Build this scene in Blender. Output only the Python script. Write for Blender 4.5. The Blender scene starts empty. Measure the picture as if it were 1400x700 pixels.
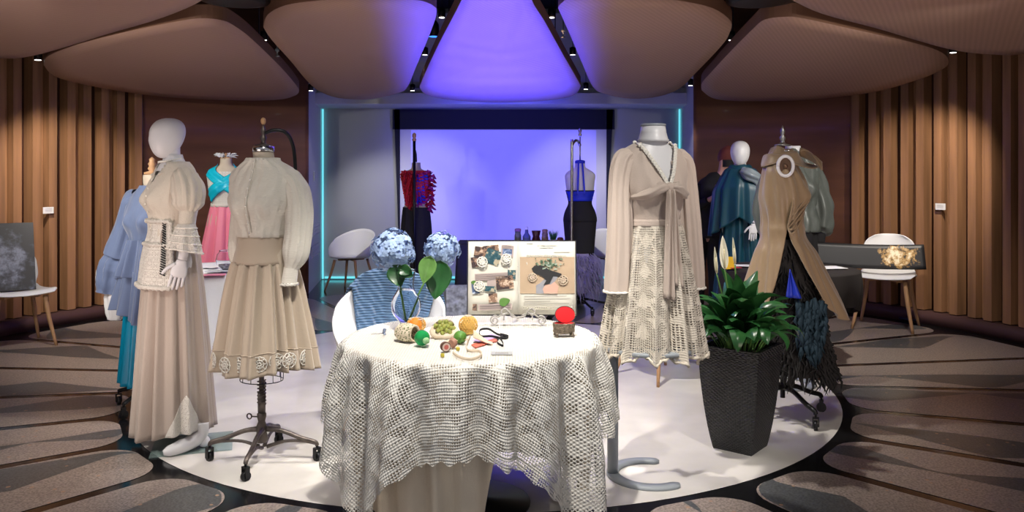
import bpy, bmesh, math, random
from math import sin, cos, pi, radians as R, sqrt, exp, atan2
from mathutils import Vector, Matrix, noise
random.seed(7)
scene = bpy.context.scene
COL = scene.collection
# ---------------------------------------------------------------- camera, world, lights, exposure
F, HY, CAMH = 1110.0, 243.0, 1.5          # focal length in pixels of a 1400 px frame, horizon row, eye height
cam_d = bpy.data.cameras.new('camera'); cam_d.sensor_width = 36; cam_d.lens = F/1400*36
cam_d.shift_y = -(350-HY)/1400; cam_d.clip_start = .05; cam_d.clip_end = 60
cam = bpy.data.objects.new('camera', cam_d); COL.objects.link(cam)
cam.location = (0, 0, CAMH); cam.rotation_euler = (pi/2, 0, 0); scene.camera = cam
scene.view_settings.view_transform = 'Standard'; scene.view_settings.look = 'None'
scene.view_settings.gamma = 1; scene.view_settings.use_curve_mapping = False
scene.view_settings.exposure = 0.75
w = bpy.data.worlds.new('world'); scene.world = w; w.use_nodes = True
w.node_tree.nodes['Background'].inputs[0].default_value = (.92, .92, 1.0, 1)
w.node_tree.nodes['Background'].inputs[1].default_value = .22
CX, CY, RR = -.16, 6.05, 5.1              # centre and radius of the round room

def spot(name, loc, target, watts, deg, color=(1, .93, .84), blend=.5, size=.06):
    l = bpy.data.lights.new(name, 'SPOT'); l.energy = watts; l.spot_size = R(deg); l.spot_blend = blend
    l.color = color; l.shadow_soft_size = size
    o = bpy.data.objects.new(name, l); COL.objects.link(o); o.location = loc
    o.rotation_euler = (Vector(target)-Vector(loc)).to_track_quat('-Z', 'Y').to_euler()
    return o
WARM = (1, .88, .74); NEUT = (1, .94, .86)
BLUE = (.045, .045, 1.0)
# unseen spots added to light the clothes, table and floor
spot('unseen_spot', (-.2, 2.7, 3.4), (-.2, 3.75, .76), 290, 50, NEUT, .6)
spot('unseen_spot', (-2.6, 2.9, 3.3), (-1.9, 4.6, 1.1), 82, 46, NEUT, .6)
spot('unseen_spot', (-.5, 2.3, 3.2), (-1.35, 4.3, 1.0), 64, 44, NEUT, .6)
spot('unseen_spot', (1.5, 2.3, 3.3), (.72, 4.1, 1.1), 110, 44, NEUT, .6)
spot('unseen_spot', (1.2, 2.9, 3.3), (1.7, 5.1, 1.1), 50, 44, NEUT, .6)
spot('unseen_spot', (.4, 4.9, 2.75), (.2, 5.6, 0), 170, 115, NEUT, .8)
spot('unseen_spot', (-1.1, 5.2, 2.7), (-1.0, 5.8, 0), 110, 115, NEUT, .8)
spot('unseen_spot', (-3.0, 3.6, 2.35), (-2.6, 7.4, 1.0), 120, 70, NEUT, .8)
spot('unseen_spot', (2.9, 4.2, 2.35), (1.8, 7.4, 1.2), 75, 70, NEUT, .8)
spot('unseen_spot', (3.0, 6.2, 2.4), (2.6, 8.0, 0), 90, 110, NEUT, .9)
spot('unseen_spot', (-3.2, 6.2, 2.4), (-3.1, 8.0, 0), 70, 110, NEUT, .9)
spot('unseen_spot', (-4.2, 3.0, 2.6), (-3.6, 5.2, 0), 270, 100, NEUT, .8)
spot('unseen_spot', (4.0, 3.0, 2.6), (3.5, 5.2, 0), 270, 100, NEUT, .8)
# added lamps standing in for glow bounced up onto the ceiling petals
for (bx, by) in ((-2.2, 3.2), (2.0, 3.2)):
    spot('petal_bounce_fill', (bx, by, .5), (bx*1.1, 6.6, 2.7), 45, 120, (1, .76, .66), 1, .5)
# unseen blue spots added to tint the central petal and the screen
for k in range(9):
    y0 = 4.8+.62*k; hw = .130*y0
    spot('added_blue_spot', (-.16, y0, .3), (-.16, y0+.05, 2.6), 620, 2*math.degrees(math.atan(hw/2.3)), BLUE, .5, .22)
spot('added_blue_spot', (-.16, 9.3, 2.0), (-.16, 11.9, 1.55), 110, 85, BLUE, .7, .05)
spot('added_blue_spot', (-.16, 8.6, .3), (-.16, 11.5, 2.6), 40, 110, BLUE, .9, .05)

# ---------------------------------------------------------------- helpers
def P(px, d, py=None, z=None):
    """world point at depth d seen at image column px (and row py, or at height z)"""
    x = (px-700)/F*d
    if z is None: z = CAMH-(py-HY)/F*d
    return Vector((x, d, z))
def floorP(px, py):
    d = CAMH*F/(py-HY); return Vector(((px-700)/F*d, d, 0))

def socket(n, *names):
    for k in names:
        if k in n.inputs: return n.inputs[k]
MATS = {}
def mat(name, col, rough=.6, metal=0, bump=0, bscale=60, var=0, vscale=8, trans=0, emit=None, es=0, ior=1.45,
        coat=0, sheen=0, stretch=(1, 1, 1), sub=0, alpha=1, detail=4):
    if name in MATS: return MATS[name]
    m = bpy.data.materials.new(name); m.use_nodes = True; nt = m.node_tree; b = nt.nodes['Principled BSDF']
    b.inputs['Base Color'].default_value = (*col, 1); b.inputs['Roughness'].default_value = rough
    b.inputs['Metallic'].default_value = metal; b.inputs['IOR'].default_value = ior
    b.inputs['Transmission Weight'].default_value = trans; b.inputs['Coat Weight'].default_value = coat
    b.inputs['Sheen Weight'].default_value = sheen; b.inputs['Alpha'].default_value = alpha
    if sub:
        b.inputs['Subsurface Weight'].default_value = sub; b.inputs['Subsurface Scale'].default_value = .02
    if emit: b.inputs['Emission Color'].default_value = (*emit, 1); b.inputs['Emission Strength'].default_value = es
    if bump or var:
        tc = nt.nodes.new('ShaderNodeTexCoord'); mp = nt.nodes.new('ShaderNodeMapping')
        mp.inputs['Scale'].default_value = stretch; nt.links.new(tc.outputs['Object'], mp.inputs[0])
        if var:
            n = nt.nodes.new('ShaderNodeTexNoise'); n.inputs['Scale'].default_value = vscale; n.inputs['Detail'].default_value = detail
            nt.links.new(mp.outputs[0], n.inputs['Vector'])
            rp = nt.nodes.new('ShaderNodeValToRGB')
            rp.color_ramp.elements[0].position = .3; rp.color_ramp.elements[1].position = .7
            rp.color_ramp.elements[0].color = (*[c*(1-var) for c in col], 1)
            rp.color_ramp.elements[1].color = (*[min(1, c*(1+var)) for c in col], 1)
            nt.links.new(n.outputs[0], rp.inputs[0]); nt.links.new(rp.outputs[0], b.inputs['Base Color'])
        if bump:
            n = nt.nodes.new('ShaderNodeTexNoise'); n.inputs['Scale'].default_value = bscale; n.inputs['Detail'].default_value = 3
            nt.links.new(mp.outputs[0], n.inputs['Vector'])
            bp = nt.nodes.new('ShaderNodeBump'); bp.inputs['Strength'].default_value = bump; bp.inputs['Distance'].default_value = .01
            nt.links.new(n.outputs[0], bp.inputs['Height']); nt.links.new(bp.outputs[0], b.inputs['Normal'])
    MATS[name] = m; return m

class NT:
    """tiny node-graph writer"""
    def __init__(s, m): s.nt = m.node_tree
    def n(s, typ, **kw):
        nd = s.nt.nodes.new(typ)
        for k, v in kw.items(): setattr(nd, k, v)
        return nd
    def lk(s, a, b): s.nt.links.new(a, b)
    def math(s, op, a, b=None, c=None):
        nd = s.n('ShaderNodeMath', operation=op)
        for i, v in enumerate((a, b, c)):
            if v is None: continue
            if isinstance(v, (int, float)): nd.inputs[i].default_value = v
            else: s.lk(v, nd.inputs[i])
        return nd.outputs[0]

def lace_mat(name, col, cell=.0115, motif=.15, holew=.31, dense=.78, fine=True):
    """filet crochet: open square mesh broken by solid diamond and flower blocks; uv is in metres"""
    if name in MATS: return MATS[name]
    m = bpy.data.materials.new(name); m.use_nodes = True; g = NT(m); b = g.nt.nodes['Principled BSDF']
    b.inputs['Base Color'].default_value = (*col, 1); b.inputs['Roughness'].default_value = .85; b.inputs['Sheen Weight'].default_value = .2
    uv = g.n('ShaderNodeUVMap'); sp = g.n('ShaderNodeSeparateXYZ'); g.lk(uv.outputs[0], sp.inputs[0])
    u, v = sp.outputs[0], sp.outputs[1]
    def fr(x, s, o=0.0): return g.math('ABSOLUTE', g.math('SUBTRACT', g.math('FRACT', g.math('MULTIPLY_ADD', x, 1/s, o)), .5))
    hw = holew
    if fine == 2:   # smaller holes on the table top, brightness put into the lace
        hw = g.math('SUBTRACT', holew, g.math('MULTIPLY', g.math('LESS_THAN', g.math('ADD', g.math('MULTIPLY', u, u), g.math('MULTIPLY', v, v)), .57*.57), .13))
    hole = g.math('MULTIPLY', g.math('LESS_THAN', fr(u, cell), hw), g.math('LESS_THAN', fr(v, cell), hw))
    A, B = fr(u, motif), fr(v, motif)
    diamond = g.math('LESS_THAN', g.math('ADD', A, B), .5*dense)
    star = g.math('LESS_THAN', g.math('MULTIPLY', fr(u, motif, .5), fr(v, motif, .5)), .016*dense)
    A2, B2 = fr(u, motif*2, .25), fr(v, motif*2, .25)
    ring = g.math('LESS_THAN', g.math('ABSOLUTE', g.math('SUBTRACT', g.math('ADD', A2, B2), .38)), .035)
    solid = g.math('MAXIMUM', g.math('MAXIMUM', diamond, star), ring)
    tiny = g.math('MULTIPLY', g.math('LESS_THAN', fr(u, cell), .13), g.math('LESS_THAN', fr(v, cell*3), .10))
    h = g.math('MULTIPLY', hole, g.math('SUBTRACT', 1, solid))
    if fine: h = g.math('MAXIMUM', h, g.math('MULTIPLY', tiny, solid))
    g.lk(g.math('SUBTRACT', 1, h), b.inputs['Alpha'])
    hgt = g.math('ADD', g.math('MULTIPLY', solid, .7), g.math('MULTIPLY', g.math('ADD', fr(u, cell), fr(v, cell)), 1.0))
    bp = g.n('ShaderNodeBump'); bp.inputs['Strength'].default_value = .7; bp.inputs['Distance'].default_value = .004
    g.lk(hgt, bp.inputs['Height']); g.lk(bp.outputs[0], b.inputs['Normal'])
    MATS[name] = m; return m

def grid(bm, fn, nu, nv, close=True, cap0=False, cap1=False, uvs=None, skip=None, mi=0):
    """surface from fn(u,v); u runs 0..1 (around if close), v runs 0..1; uvs(u,v)->(s,t)"""
    rows = []
    for j in range(nv+1):
        rows.append([bm.verts.new(fn(i/nu, j/nv)) for i in range(nu if close else nu+1)])
    L = bm.loops.layers.uv.verify() if uvs else None
    for j in range(nv):
        for i in range(nu):
            if skip and skip((i+.5)/nu, (j+.5)/nv): continue
            i2 = (i+1) % nu if close else i+1
            f = bm.faces.new((rows[j][i], rows[j][i2], rows[j+1][i2], rows[j+1][i])); f.material_index = mi; f.smooth = True
            if uvs:
                for lp, (a, c) in zip(f.loops, ((i, j), (i+1, j), (i+1, j+1), (i, j+1))): lp[L].uv = uvs(a/nu, c/nv)
    if close:
        for flag, row in ((cap0, rows[0][::-1]), (cap1, rows[-1])):
            if flag:
                f = bm.faces.new(row); f.material_index = mi; f.smooth = False
    return rows
def box(bm, c, s, rot=None, mi=0, taper=1.0):
    hx, hy, hz = s[0]/2, s[1]/2, s[2]/2; vs = []
    for dz in (-1, 1):
        k = taper if dz < 0 else 1
        for dx, dy in ((-1, -1), (1, -1), (1, 1), (-1, 1)):
            v = Vector((dx*hx*k, dy*hy*k, dz*hz))
            if rot: v = rot @ v
            vs.append(bm.verts.new(Vector(c)+v))
    for q in ((3, 2, 1, 0), (4, 5, 6, 7), (0, 1, 5, 4), (1, 2, 6, 5), (2, 3, 7, 6), (3, 0, 4, 7)):
        f = bm.faces.new([vs[k] for k in q]); f.material_index = mi
def frames(pts):
    T = []
    for i in range(len(pts)):
        a = pts[max(0, i-1)]; b = pts[min(len(pts)-1, i+1)]; t = b-a
        T.append(t.normalized() if t.length > 1e-9 else Vector((0, 0, 1)))
    up = Vector((0, 0, 1)) if abs(T[0].z) < .9 else Vector((0, -1, 0))
    n = (up-T[0]*up.dot(T[0])).normalized(); out = []
    for t in T:
        n = (n-t*n.dot(t))
        n = n.normalized() if n.length > 1e-6 else t.orthogonal().normalized()
        out.append((t, n, t.cross(n)))
    return out
def smoothpath(pts, k=6):
    pts = [Vector(p) for p in pts]
    if len(pts) < 3 or k <= 1: return pts
    out = []
    for i in range(len(pts)-1):
        p0 = pts[max(0, i-1)]; p1 = pts[i]; p2 = pts[i+1]; p3 = pts[min(len(pts)-1, i+2)]
        for j in range(k):
            t = j/k
            out.append(.5*((2*p1)+(p2-p0)*t+(2*p0-5*p1+4*p2-p3)*t*t+(3*p1-p0-3*p2+p3)*t**3))
    out.append(pts[-1]); return out
def lerp_list(vals, t):
    if len(vals) == 1: return vals[0]
    x = t*(len(vals)-1); i = min(int(x), len(vals)-2); f = x-i
    f = f*f*(3-2*f) if len(vals) > 3 else f
    return vals[i]*(1-f)+vals[i+1]*f
def tube(bm, pts, rad, n=10, k=6, mod=None, mi=0, cap=True, flat=1.0, uvs=None):
    """round tube along a smoothed path; rad is one value or a list; mod(u,t) multiplies the radius"""
    path = smoothpath(pts, k); fr = frames(path); rads = rad if isinstance(rad, (list, tuple)) else [rad]
    N = len(path)-1
    def fn(u, v):
        i = round(v*N); t, nn, bb = fr[i]; r = lerp_list(rads, v); a = u*2*pi
        if mod: r *= mod(u, v)
        return path[i]+(nn*cos(a)*flat+bb*sin(a))*r
    return grid(bm, fn, n, N, True, cap, cap, uvs=uvs, mi=mi)
def lathe(bm, prof, c=(0, 0, 0), n=24, mi=0, cap0=True, cap1=True, sx=1, sy=1, smooth=True):
    c = Vector(c)
    rows = grid(bm, lambda u, v: c+Vector((prof[round(v*(len(prof)-1))][0]*cos(u*2*pi)*sx, prof[round(v*(len(prof)-1))][0]*sin(u*2*pi)*sy,
                prof[round(v*(len(prof)-1))][1])), n, len(prof)-1, True, cap0, cap1, mi=mi)
    return rows
def ball(bm, c, r, n=12, mi=0, s=(1, 1, 1)):
    prof = [(max(.0005, r*sin(pi*i/n)), -r*cos(pi*i/n)) for i in range(n+1)]
    c = Vector(c)
    grid(bm, lambda u, v: c+Vector((prof[round(v*n)][0]*cos(u*2*pi)*s[0], prof[round(v*n)][0]*sin(u*2*pi)*s[1], prof[round(v*n)][1]*s[2])), n*2, n, True, True, True, mi=mi)
def cylx(bm, a, b, r, n=14, mi=0, r2=None):
    tube(bm, [a, b], [r, r if r2 is None else r2], n=n, k=1, mi=mi)
def prism(bm, pts, up, mi=0, mi_side=None):
    """closed polygon pts extruded by vector up"""
    up = Vector(up); a = [bm.verts.new(p) for p in pts]; b = [bm.verts.new(Vector(p)+up) for p in pts]
    f = bm.faces.new(a[::-1]); f.material_index = mi
    f = bm.faces.new(b); f.material_index = mi if mi_side is None else mi_side
    for i in range(len(a)):
        j = (i+1) % len(a); f = bm.faces.new((a[i], a[j], b[j], b[i])); f.material_index = mi if mi_side is None else mi_side
def nb(): return bmesh.new()
def obj(name, bm, m, parent=None, label=None, solid=0, bevel=0, sub=0, weld=True, loc=None):
    if weld: bmesh.ops.remove_doubles(bm, verts=bm.verts, dist=.00005)
    bmesh.ops.recalc_face_normals(bm, faces=bm.faces)
    me = bpy.data.meshes.new(name); bm.to_mesh(me); bm.free()
    for x in (m if isinstance(m, (list, tuple)) else [m]): me.materials.append(x)
    o = bpy.data.objects.new(name, me); COL.objects.link(o)
    if parent: o.parent = parent
    if loc: o.location = loc
    if label: o['label'] = label
    if solid: md = o.modifiers.new('thickness', 'SOLIDIFY'); md.thickness = solid; md.offset = 0
    if bevel:
        md = o.modifiers.new('bevel', 'BEVEL'); md.width = bevel; md.segments = 2; md.limit_method = 'ANGLE'
    if sub: md = o.modifiers.new('smooth', 'SUBSURF'); md.levels = sub; md.render_levels = sub
    return o
def tag(o, label, cat, group=None, kind=None):
    o['label'] = label; o['category'] = cat
    if group: o['group'] = group
    if kind: o['kind'] = kind
    return o
def thing(name, label, cat, loc=(0, 0, 0), rz=0, group=None):
    o = bpy.data.objects.new(name, None); COL.objects.link(o); o.location = loc; o.rotation_euler = (0, 0, rz)
    o.empty_display_size = .1
    return tag(o, label, cat, group)
def struct(name, bm, m, **kw):
    o = obj(name, bm, m, **kw); o['kind'] = 'structure'; return o
def copy_tree(o, parent=None):
    kids = [c for c in bpy.data.objects if c.parent == o]
    c = o.copy(); COL.objects.link(c)
    if parent: c.parent = parent
    for k in kids: copy_tree(k, c)
    return c
def nz(x, y, z, s=1.0): return noise.noise(Vector((x*s, y*s, z*s)))

# ---------------------------------------------------------------- materials
M = {}
M['white_floor'] = mat('white_terrazzo', (.64, .61, .57), .28, var=.09, vscale=3.5, coat=.1)
M['black_stone'] = mat('black_stone', (.008, .008, .009), .14)
def terrazzo(name, col, chip):
    m = bpy.data.materials.new(name); m.use_nodes = True; g = NT(m); b = g.nt.nodes['Principled BSDF']
    b.inputs['Roughness'].default_value = .28
    tc = g.n('ShaderNodeTexCoord')
    v = g.n('ShaderNodeTexVoronoi'); v.inputs['Scale'].default_value = 16; g.lk(tc.outputs['Object'], v.inputs['Vector'])
    dot = g.math('LESS_THAN', v.outputs['Distance'], .17)
    sc = g.n('ShaderNodeSeparateColor'); g.lk(v.outputs['Color'], sc.inputs[0])
    dot = g.math('MULTIPLY', dot, g.math('GREATER_THAN', sc.outputs[0], .72))
    n = g.n('ShaderNodeTexNoise'); n.inputs['Scale'].default_value = 90; n.inputs['Detail'].default_value = 6; g.lk(tc.outputs['Object'], n.inputs['Vector'])
    rp = g.n('ShaderNodeValToRGB'); rp.color_ramp.elements[0].position = .38; rp.color_ramp.elements[1].position = .62
    rp.color_ramp.elements[0].color = (*[c*.62 for c in col], 1); rp.color_ramp.elements[1].color = (*[c*1.38 for c in col], 1)
    g.lk(n.outputs[0], rp.inputs[0])
    mx = g.n('ShaderNodeMix', data_type='RGBA'); g.lk(dot, mx.inputs['Factor']); g.lk(rp.outputs[0], mx.inputs['A'])
    mx.inputs['B'].default_value = (*chip, 1); g.lk(mx.outputs['Result'], b.inputs['Base Color'])
    return m
M['terr_a'] = terrazzo('brown_terrazzo', (.30, .245, .215), (.42, .26, .17))
M['terr_b'] = terrazzo('grey_terrazzo', (.085, .089, .092), (.40, .24, .15))
M['slat'] = mat('cedar_slat_wood', (.27, .138, .068), .5, var=.30, vscale=3, stretch=(4, 4, .25), bump=.12, bscale=40)
M['slat_back'] = mat('dark_cedar_backing', (.05, .018, .010), .6)
M['veneer'] = mat('polished_brown_veneer', (.19, .085, .050), .36, var=.22, vscale=2, stretch=(.3, .3, 3), coat=.1)
M['plinth'] = mat('dark_plinth', (.07, .032, .030), .55)
M['petal'] = mat('ribbed_petal_wood', (.37, .225, .17), .7)
def rib(m, ang=.5):
    g = NT(m); b = g.nt.nodes['Principled BSDF']; tc = g.n('ShaderNodeTexCoord'); wv = g.n('ShaderNodeTexWave')
    wv.inputs['Scale'].default_value = 9; wv.inputs['Distortion'].default_value = .6; wv.inputs['Detail'].default_value = 2
    mp = g.n('ShaderNodeMapping'); mp.inputs['Rotation'].default_value = (0, 0, ang); g.lk(tc.outputs['Object'], mp.inputs[0]); g.lk(mp.outputs[0], wv.inputs[0])
    rp = g.n('ShaderNodeValToRGB'); c = b.inputs['Base Color'].default_value
    rp.color_ramp.elements[0].color = (c[0]*.90, c[1]*.90, c[2]*.90, 1); rp.color_ramp.elements[1].color = (c[0]*1.04, c[1]*1.04, c[2]*1.04, 1)
    g.lk(wv.outputs[0], rp.inputs[0]); g.lk(rp.outputs[0], b.inputs['Base Color'])
rib(M['petal'])
M['petal_rim'] = mat('petal_edge_wood', (.20, .10, .06), .6)
M['void'] = mat('black_plenum', (.012, .012, .013), .9)
M['alcove'] = mat('alcove_white_paint', (.58, .60, .66), .6)
M['alcove_dark'] = mat('alcove_grey_wall', (.36, .38, .42), .7)
M['led'] = mat('cyan_led', (.1, .5, .55), .5, emit=(.18, .78, .88), es=.55)
M['black'] = mat('black_cloth', (.012, .012, .014), .85, bump=.2, bscale=30)
M['black_metal'] = mat('black_metal', (.02, .02, .022), .35, metal=.6)
M['iron'] = mat('aged_iron', (.13, .11, .10), .45, metal=.8, bump=.3, bscale=60, var=.3, vscale=20)
M['chrome'] = mat('chrome', (.6, .6, .62), .18, metal=1)
M['grey_paint'] = mat('grey_powder_coat', (.30, .33, .36), .45)
M['white_plastic'] = mat('white_shell_plastic', (.74, .75, .77), .4)
M['mannequin'] = mat('white_mannequin_gloss', (.66, .66, .68), .38)
M['linen_form'] = mat('linen_form_cover', (.50, .43, .34), .8, bump=.2, bscale=200)
M['oak'] = mat('oak_leg', (.42, .24, .12), .5, var=.15, vscale=6, stretch=(6, 6, .6))
M['cream_blouse'] = mat('cream_linen', (.60, .55, .47), .85, bump=.35, bscale=120, sheen=.2)
M['white_blouse'] = mat('ivory_gauze', (.64, .61, .54), .85, bump=.45, bscale=90, sheen=.2, stretch=(.4, .4, 2.5))
M['beige_skirt'] = mat('beige_satin', (.45, .37, .285), .5, bump=.1, bscale=60, sheen=.3)
M['rose_skirt'] = mat('rose_beige_linen', (.38, .32, .275), .75, bump=.2, bscale=160, sheen=.2)
M['tan_blouse'] = mat('blush_chiffon', (.52, .43, .37), .7, bump=.15, bscale=140, sheen=.3)
M['khaki'] = mat('khaki_silk', (.25, .175, .10), .45, bump=.15, bscale=50, sheen=.3)
M['fur'] = mat('black_fringe', (.014, .013, .013), .9, bump=.6, bscale=60)
M['teal'] = mat('teal_taffeta', (.006, .05, .08), .4)
M['grey_satin'] = mat('grey_satin', (.10, .115, .105), .38, bump=.3, bscale=20)
M['pink'] = mat('pink_satin', (.72, .19, .28), .5)
M['turq'] = mat('turquoise_satin', (.0, .42, .58), .4)
M['teal_skirt'] = mat('teal_blue_satin', (.0, .21, .36), .4)
M['chiffon'] = mat('blue_chiffon', (.11, .155, .28), .7, sheen=.4)
M['white_cloth'] = mat('white_cotton', (.74, .75, .77), .85, bump=.3, bscale=14)
M['red'] = mat('red_ruffle', (.55, .01, .03), .6)
M['royal'] = mat('royal_blue_satin', (.01, .03, .65), .4)
M['fluff'] = mat('lilac_feather', (.28, .26, .46), .9, bump=.6, bscale=60)
M['velvet'] = mat('black_velvet', (.016, .012, .011), .85)
M['linen'] = mat('cream_linen_undercloth', (.76, .66, .52), .75, bump=.2, bscale=150)
M['lace'] = lace_mat('crochet_lace', (.80, .775, .71), fine=2)
M['lace_skirt'] = lace_mat('ecru_crochet', (.64, .58, .49), .0115, .15, .29, .6, False)
M['lace_fine'] = lace_mat('fine_white_lace', (.74, .71, .65), .007, .03, .24, .8)
M['knit'] = mat('blue_knit', (.075, .16, .30), .9, bump=1, bscale=70, sheen=.3)
M['glass'] = mat('clear_glass', (.96, .98, 1), .02, trans=1, ior=1.18)
M['plate_glass'] = mat('green_plate_glass', (.50, .68, .66), .06, trans=.75, ior=1.3)
M['paper'] = mat('page_paper', (.68, .66, .58), .8)
M['kraft'] = mat('kraft_paper', (.46, .34, .23), .8, var=.08, vscale=10)
M['leaf'] = mat('glossy_leaf', (.018, .085, .022), .3, var=.35, vscale=9)
M['leaf_light'] = mat('light_leaf', (.10, .22, .05), .4, var=.2, vscale=20)
M['petal_blue'] = mat('hydrangea_blue', (.34, .46, .70), .7, var=.25, vscale=25)
M['spathe'] = mat('white_spathe', (.75, .75, .62), .5)
M['stem'] = mat('green_stem', (.10, .22, .05), .5)
M['soil'] = mat('soil', (.03, .02, .015), .95, bump=.8, bscale=60)
M['skin'] = mat('skin', (.55, .30, .22), .55, sub=.1)
M['hair'] = mat('auburn_hair', (.16, .035, .03), .6, bump=.8, bscale=80, stretch=(1, 1, 4))
M['pearl'] = mat('pearl', (.80, .77, .70), .25)
M['ink'] = mat('grey_ink', (.16, .15, .15), .8)
M['wicker'] = None
def wicker():
    m = bpy.data.materials.new('black_wicker'); m.use_nodes = True; g = NT(m); b = g.nt.nodes['Principled BSDF']
    b.inputs['Roughness'].default_value = .42
    uv = g.n('ShaderNodeUVMap'); sp = g.n('ShaderNodeSeparateXYZ'); g.lk(uv.outputs[0], sp.inputs[0])
    s1 = g.math('SINE', g.math('MULTIPLY', sp.outputs[1], 2*pi/.014))
    s2 = g.math('SINE', g.math('MULTIPLY', sp.outputs[0], 2*pi/.030))
    h = g.math('MULTIPLY', s1, s2)
    h = g.math('ADD', h, g.math('MULTIPLY', g.math('ABSOLUTE', s1), .8))
    rp = g.n('ShaderNodeValToRGB'); e = rp.color_ramp.elements; e[0].position = .1; e[0].color = (.006, .006, .007, 1); e[1].position = .9; e[1].color = (.032, .032, .035, 1)  # weave hollows darker, relief shade put into the colour
    g.lk(g.math('MULTIPLY_ADD', h, .4, .35), rp.inputs[0]); g.lk(rp.outputs[0], b.inputs['Base Color'])
    bp = g.n('ShaderNodeBump'); bp.inputs['Strength'].default_value = 1; bp.inputs['Distance'].default_value = .006
    g.lk(h, bp.inputs['Height']); g.lk(bp.outputs[0], b.inputs['Normal']); return m
M['wicker'] = wicker()

# ================================================================ THE ROOM
def pol(r, deg): return Vector((CX+r*cos(R(deg)), CY+r*sin(R(deg)), 0))
# floor: black stone with a white disc and a ring of rounded terrazzo panels
bm = nb()
def disc(bm, r, z, mi, n=96):
    f = bm.faces.new([bm.verts.new((CX+r*cos(2*pi*i/n), CY+r*sin(2*pi*i/n), z)) for i in range(n)]); f.material_index = mi
vs = [bm.verts.new(v) for v in ((-9, .3, 0), (9, .3, 0), (9, 13, 0), (-9, 13, 0))]; bm.faces.new(vs).material_index = 0
disc(bm, 2.43, .002, 1, 128)
NP = 26; step = 360/NP; r0, r1 = 2.485, 4.78; gapw = .036; rc = .17
rng = random.Random(3)
for k in range(NP):
    a0 = 8.8+k*step; a1 = a0+step; am = (a0+a1)/2
    ux = Vector((cos(R(am)), sin(R(am)), 0)); uy = Vector((-sin(R(am)), cos(R(am)), 0)); C0 = Vector((CX, CY, .002))
    half = R(step/2)
    def wdt(r): return r*math.tan(half)-gapw/cos(half)
    def bound(r):
        """half width of the rounded panel at radius r"""
        b = wdt(r); rcx = rc*1.0; ro = .30
        if r < r0+rcx: b -= rcx*(1-sqrt(max(0, 1-((r0+rcx-r)/rcx)**2)))
        if r > r1-ro: b -= ro*(1-sqrt(max(0, 1-((r-r1+ro)/ro)**2)))
        return max(.0, b)
    # wedge boundaries: zig-zag curve that splits grey and brown terrazzo
    zz = [rng.uniform(-1, 1) for _ in range(5)]
    if k % 2: zz = [z*-1 for z in zz]
    nr = 40; prev = None
    sgn = 1 if k % 2 else -1
    def split(t):   # lower and upper edge (−1..1) of the grey wedge
        a = abs(2*((t*1.6+k*.37) % 1)-1)
        lo = -1+1.0*(1-a)*(1 if k % 3 else .2); hi = lo+1.25*a*(1-.35*t)
        return (max(-1, min(1, lo*sgn)), max(-1, min(1, hi*sgn)))
    for i in range(nr+1):
        t = i/nr; tt = .5-.5*cos(pi*t); r = r0+(r1-r0)*tt; bd = bound(r); lo, hi = sorted(split(tt))
        row = [bm.verts.new(C0+ux*r+uy*(bd*s)) for s in (-1, lo, hi, 1)]
        if prev:
            for q, mi in ((0, 2), (1, 3), (2, 2)):
                try: bm.faces.new((prev[q], row[q], row[q+1], prev[q+1])).material_index = mi
                except ValueError: pass
        prev = row
struct('floor', bm, [M['black_stone'], M['white_floor'], M['terr_a'], M['terr_b']], weld=False)
# upper ceiling: dark plenum
bm = nb(); box(bm, (0, 7, 4.05), (19, 13.4, .1)); struct('ceiling', bm, M['void'])

def azhit(px):
    """bearing (deg, about the room centre) where the view ray at column px meets the round wall"""
    u = (px-700)/F; a = u*u+1; b = 2*(-u*CX-CY); c = CX*CX+CY*CY-RR*RR
    t = (-b+sqrt(b*b-4*a*c))/(2*a); return math.degrees(atan2(t-CY, u*t-CX))
def arcwall(bm, a0, a1, r, z0, z1, th=.1, n=40, mi=0):
    def fn(u, v):
        a = a0+(a1-a0)*v; rr, z = ((r, z0), (r, z1), (r+th, z1), (r+th, z0))[round(u*4) % 4]
        p = pol(rr, a); p.z = z; return p
    for f in grid(bm, fn, 4, n, True, True, True, mi=mi) and []: pass
def slatwall(name, a0, a1, step):
    bm = nb(); arcwall(bm, a0, a1, RR, 0, 4, .1, 60, 1)
    n = int(abs(a1-a0)/step); s = 1 if a1 > a0 else -1
    rg = random.Random(5)
    for i in range(n):
        a = a0+s*step*(i+.5); p = pol(RR-.055, a)
        dep = (.15, .11)[i % 2]
        rot = Matrix.Rotation(R(a), 3, 'Z'); box(bm, (p.x, p.y, 2.07), (dep, RR*R(step)*.46, 3.86), rot)
        # second, shallower lamella beside each batten
        if i % 2: p = pol(RR-.02, a+s*step*.42); box(bm, (p.x, p.y, 2.07), (.04, RR*R(step)*.22, 3.86), rot, 0)
    o = struct(name, bm, [M['slat'], M['slat_back']])
    return o
aL0, aL1 = azhit(192), azhit(192)+78
aR0, aR1 = azhit(1167), azhit(1167)-78
slatwall('wall_left', aL0, aL1, 2.15); slatwall('wall_right', aR0, aR1, 2.15)
for nm, a0, a1 in (('baseboard_left', aL0, aL1), ('baseboard_right', aR0, aR1)):
    bm = nb(); arcwall(bm, a0, a1, RR-.16, 0, .13, .17, 60); struct(nm, bm, M['plinth'])
aLn, aRn = azhit(422), azhit(948)
for nm, a0, a1 in (('wall_back_left', aLn, aL0), ('wall_back_right', aRn, aR0)):
    bm = nb(); arcwall(bm, a0, a1, RR, 0, 4, .1, 40); struct(nm, bm, M['veneer'])
M['trim'] = mat('purple_tinted_metal_trim', (.20, .12, .22), .3, metal=.5)
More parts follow.
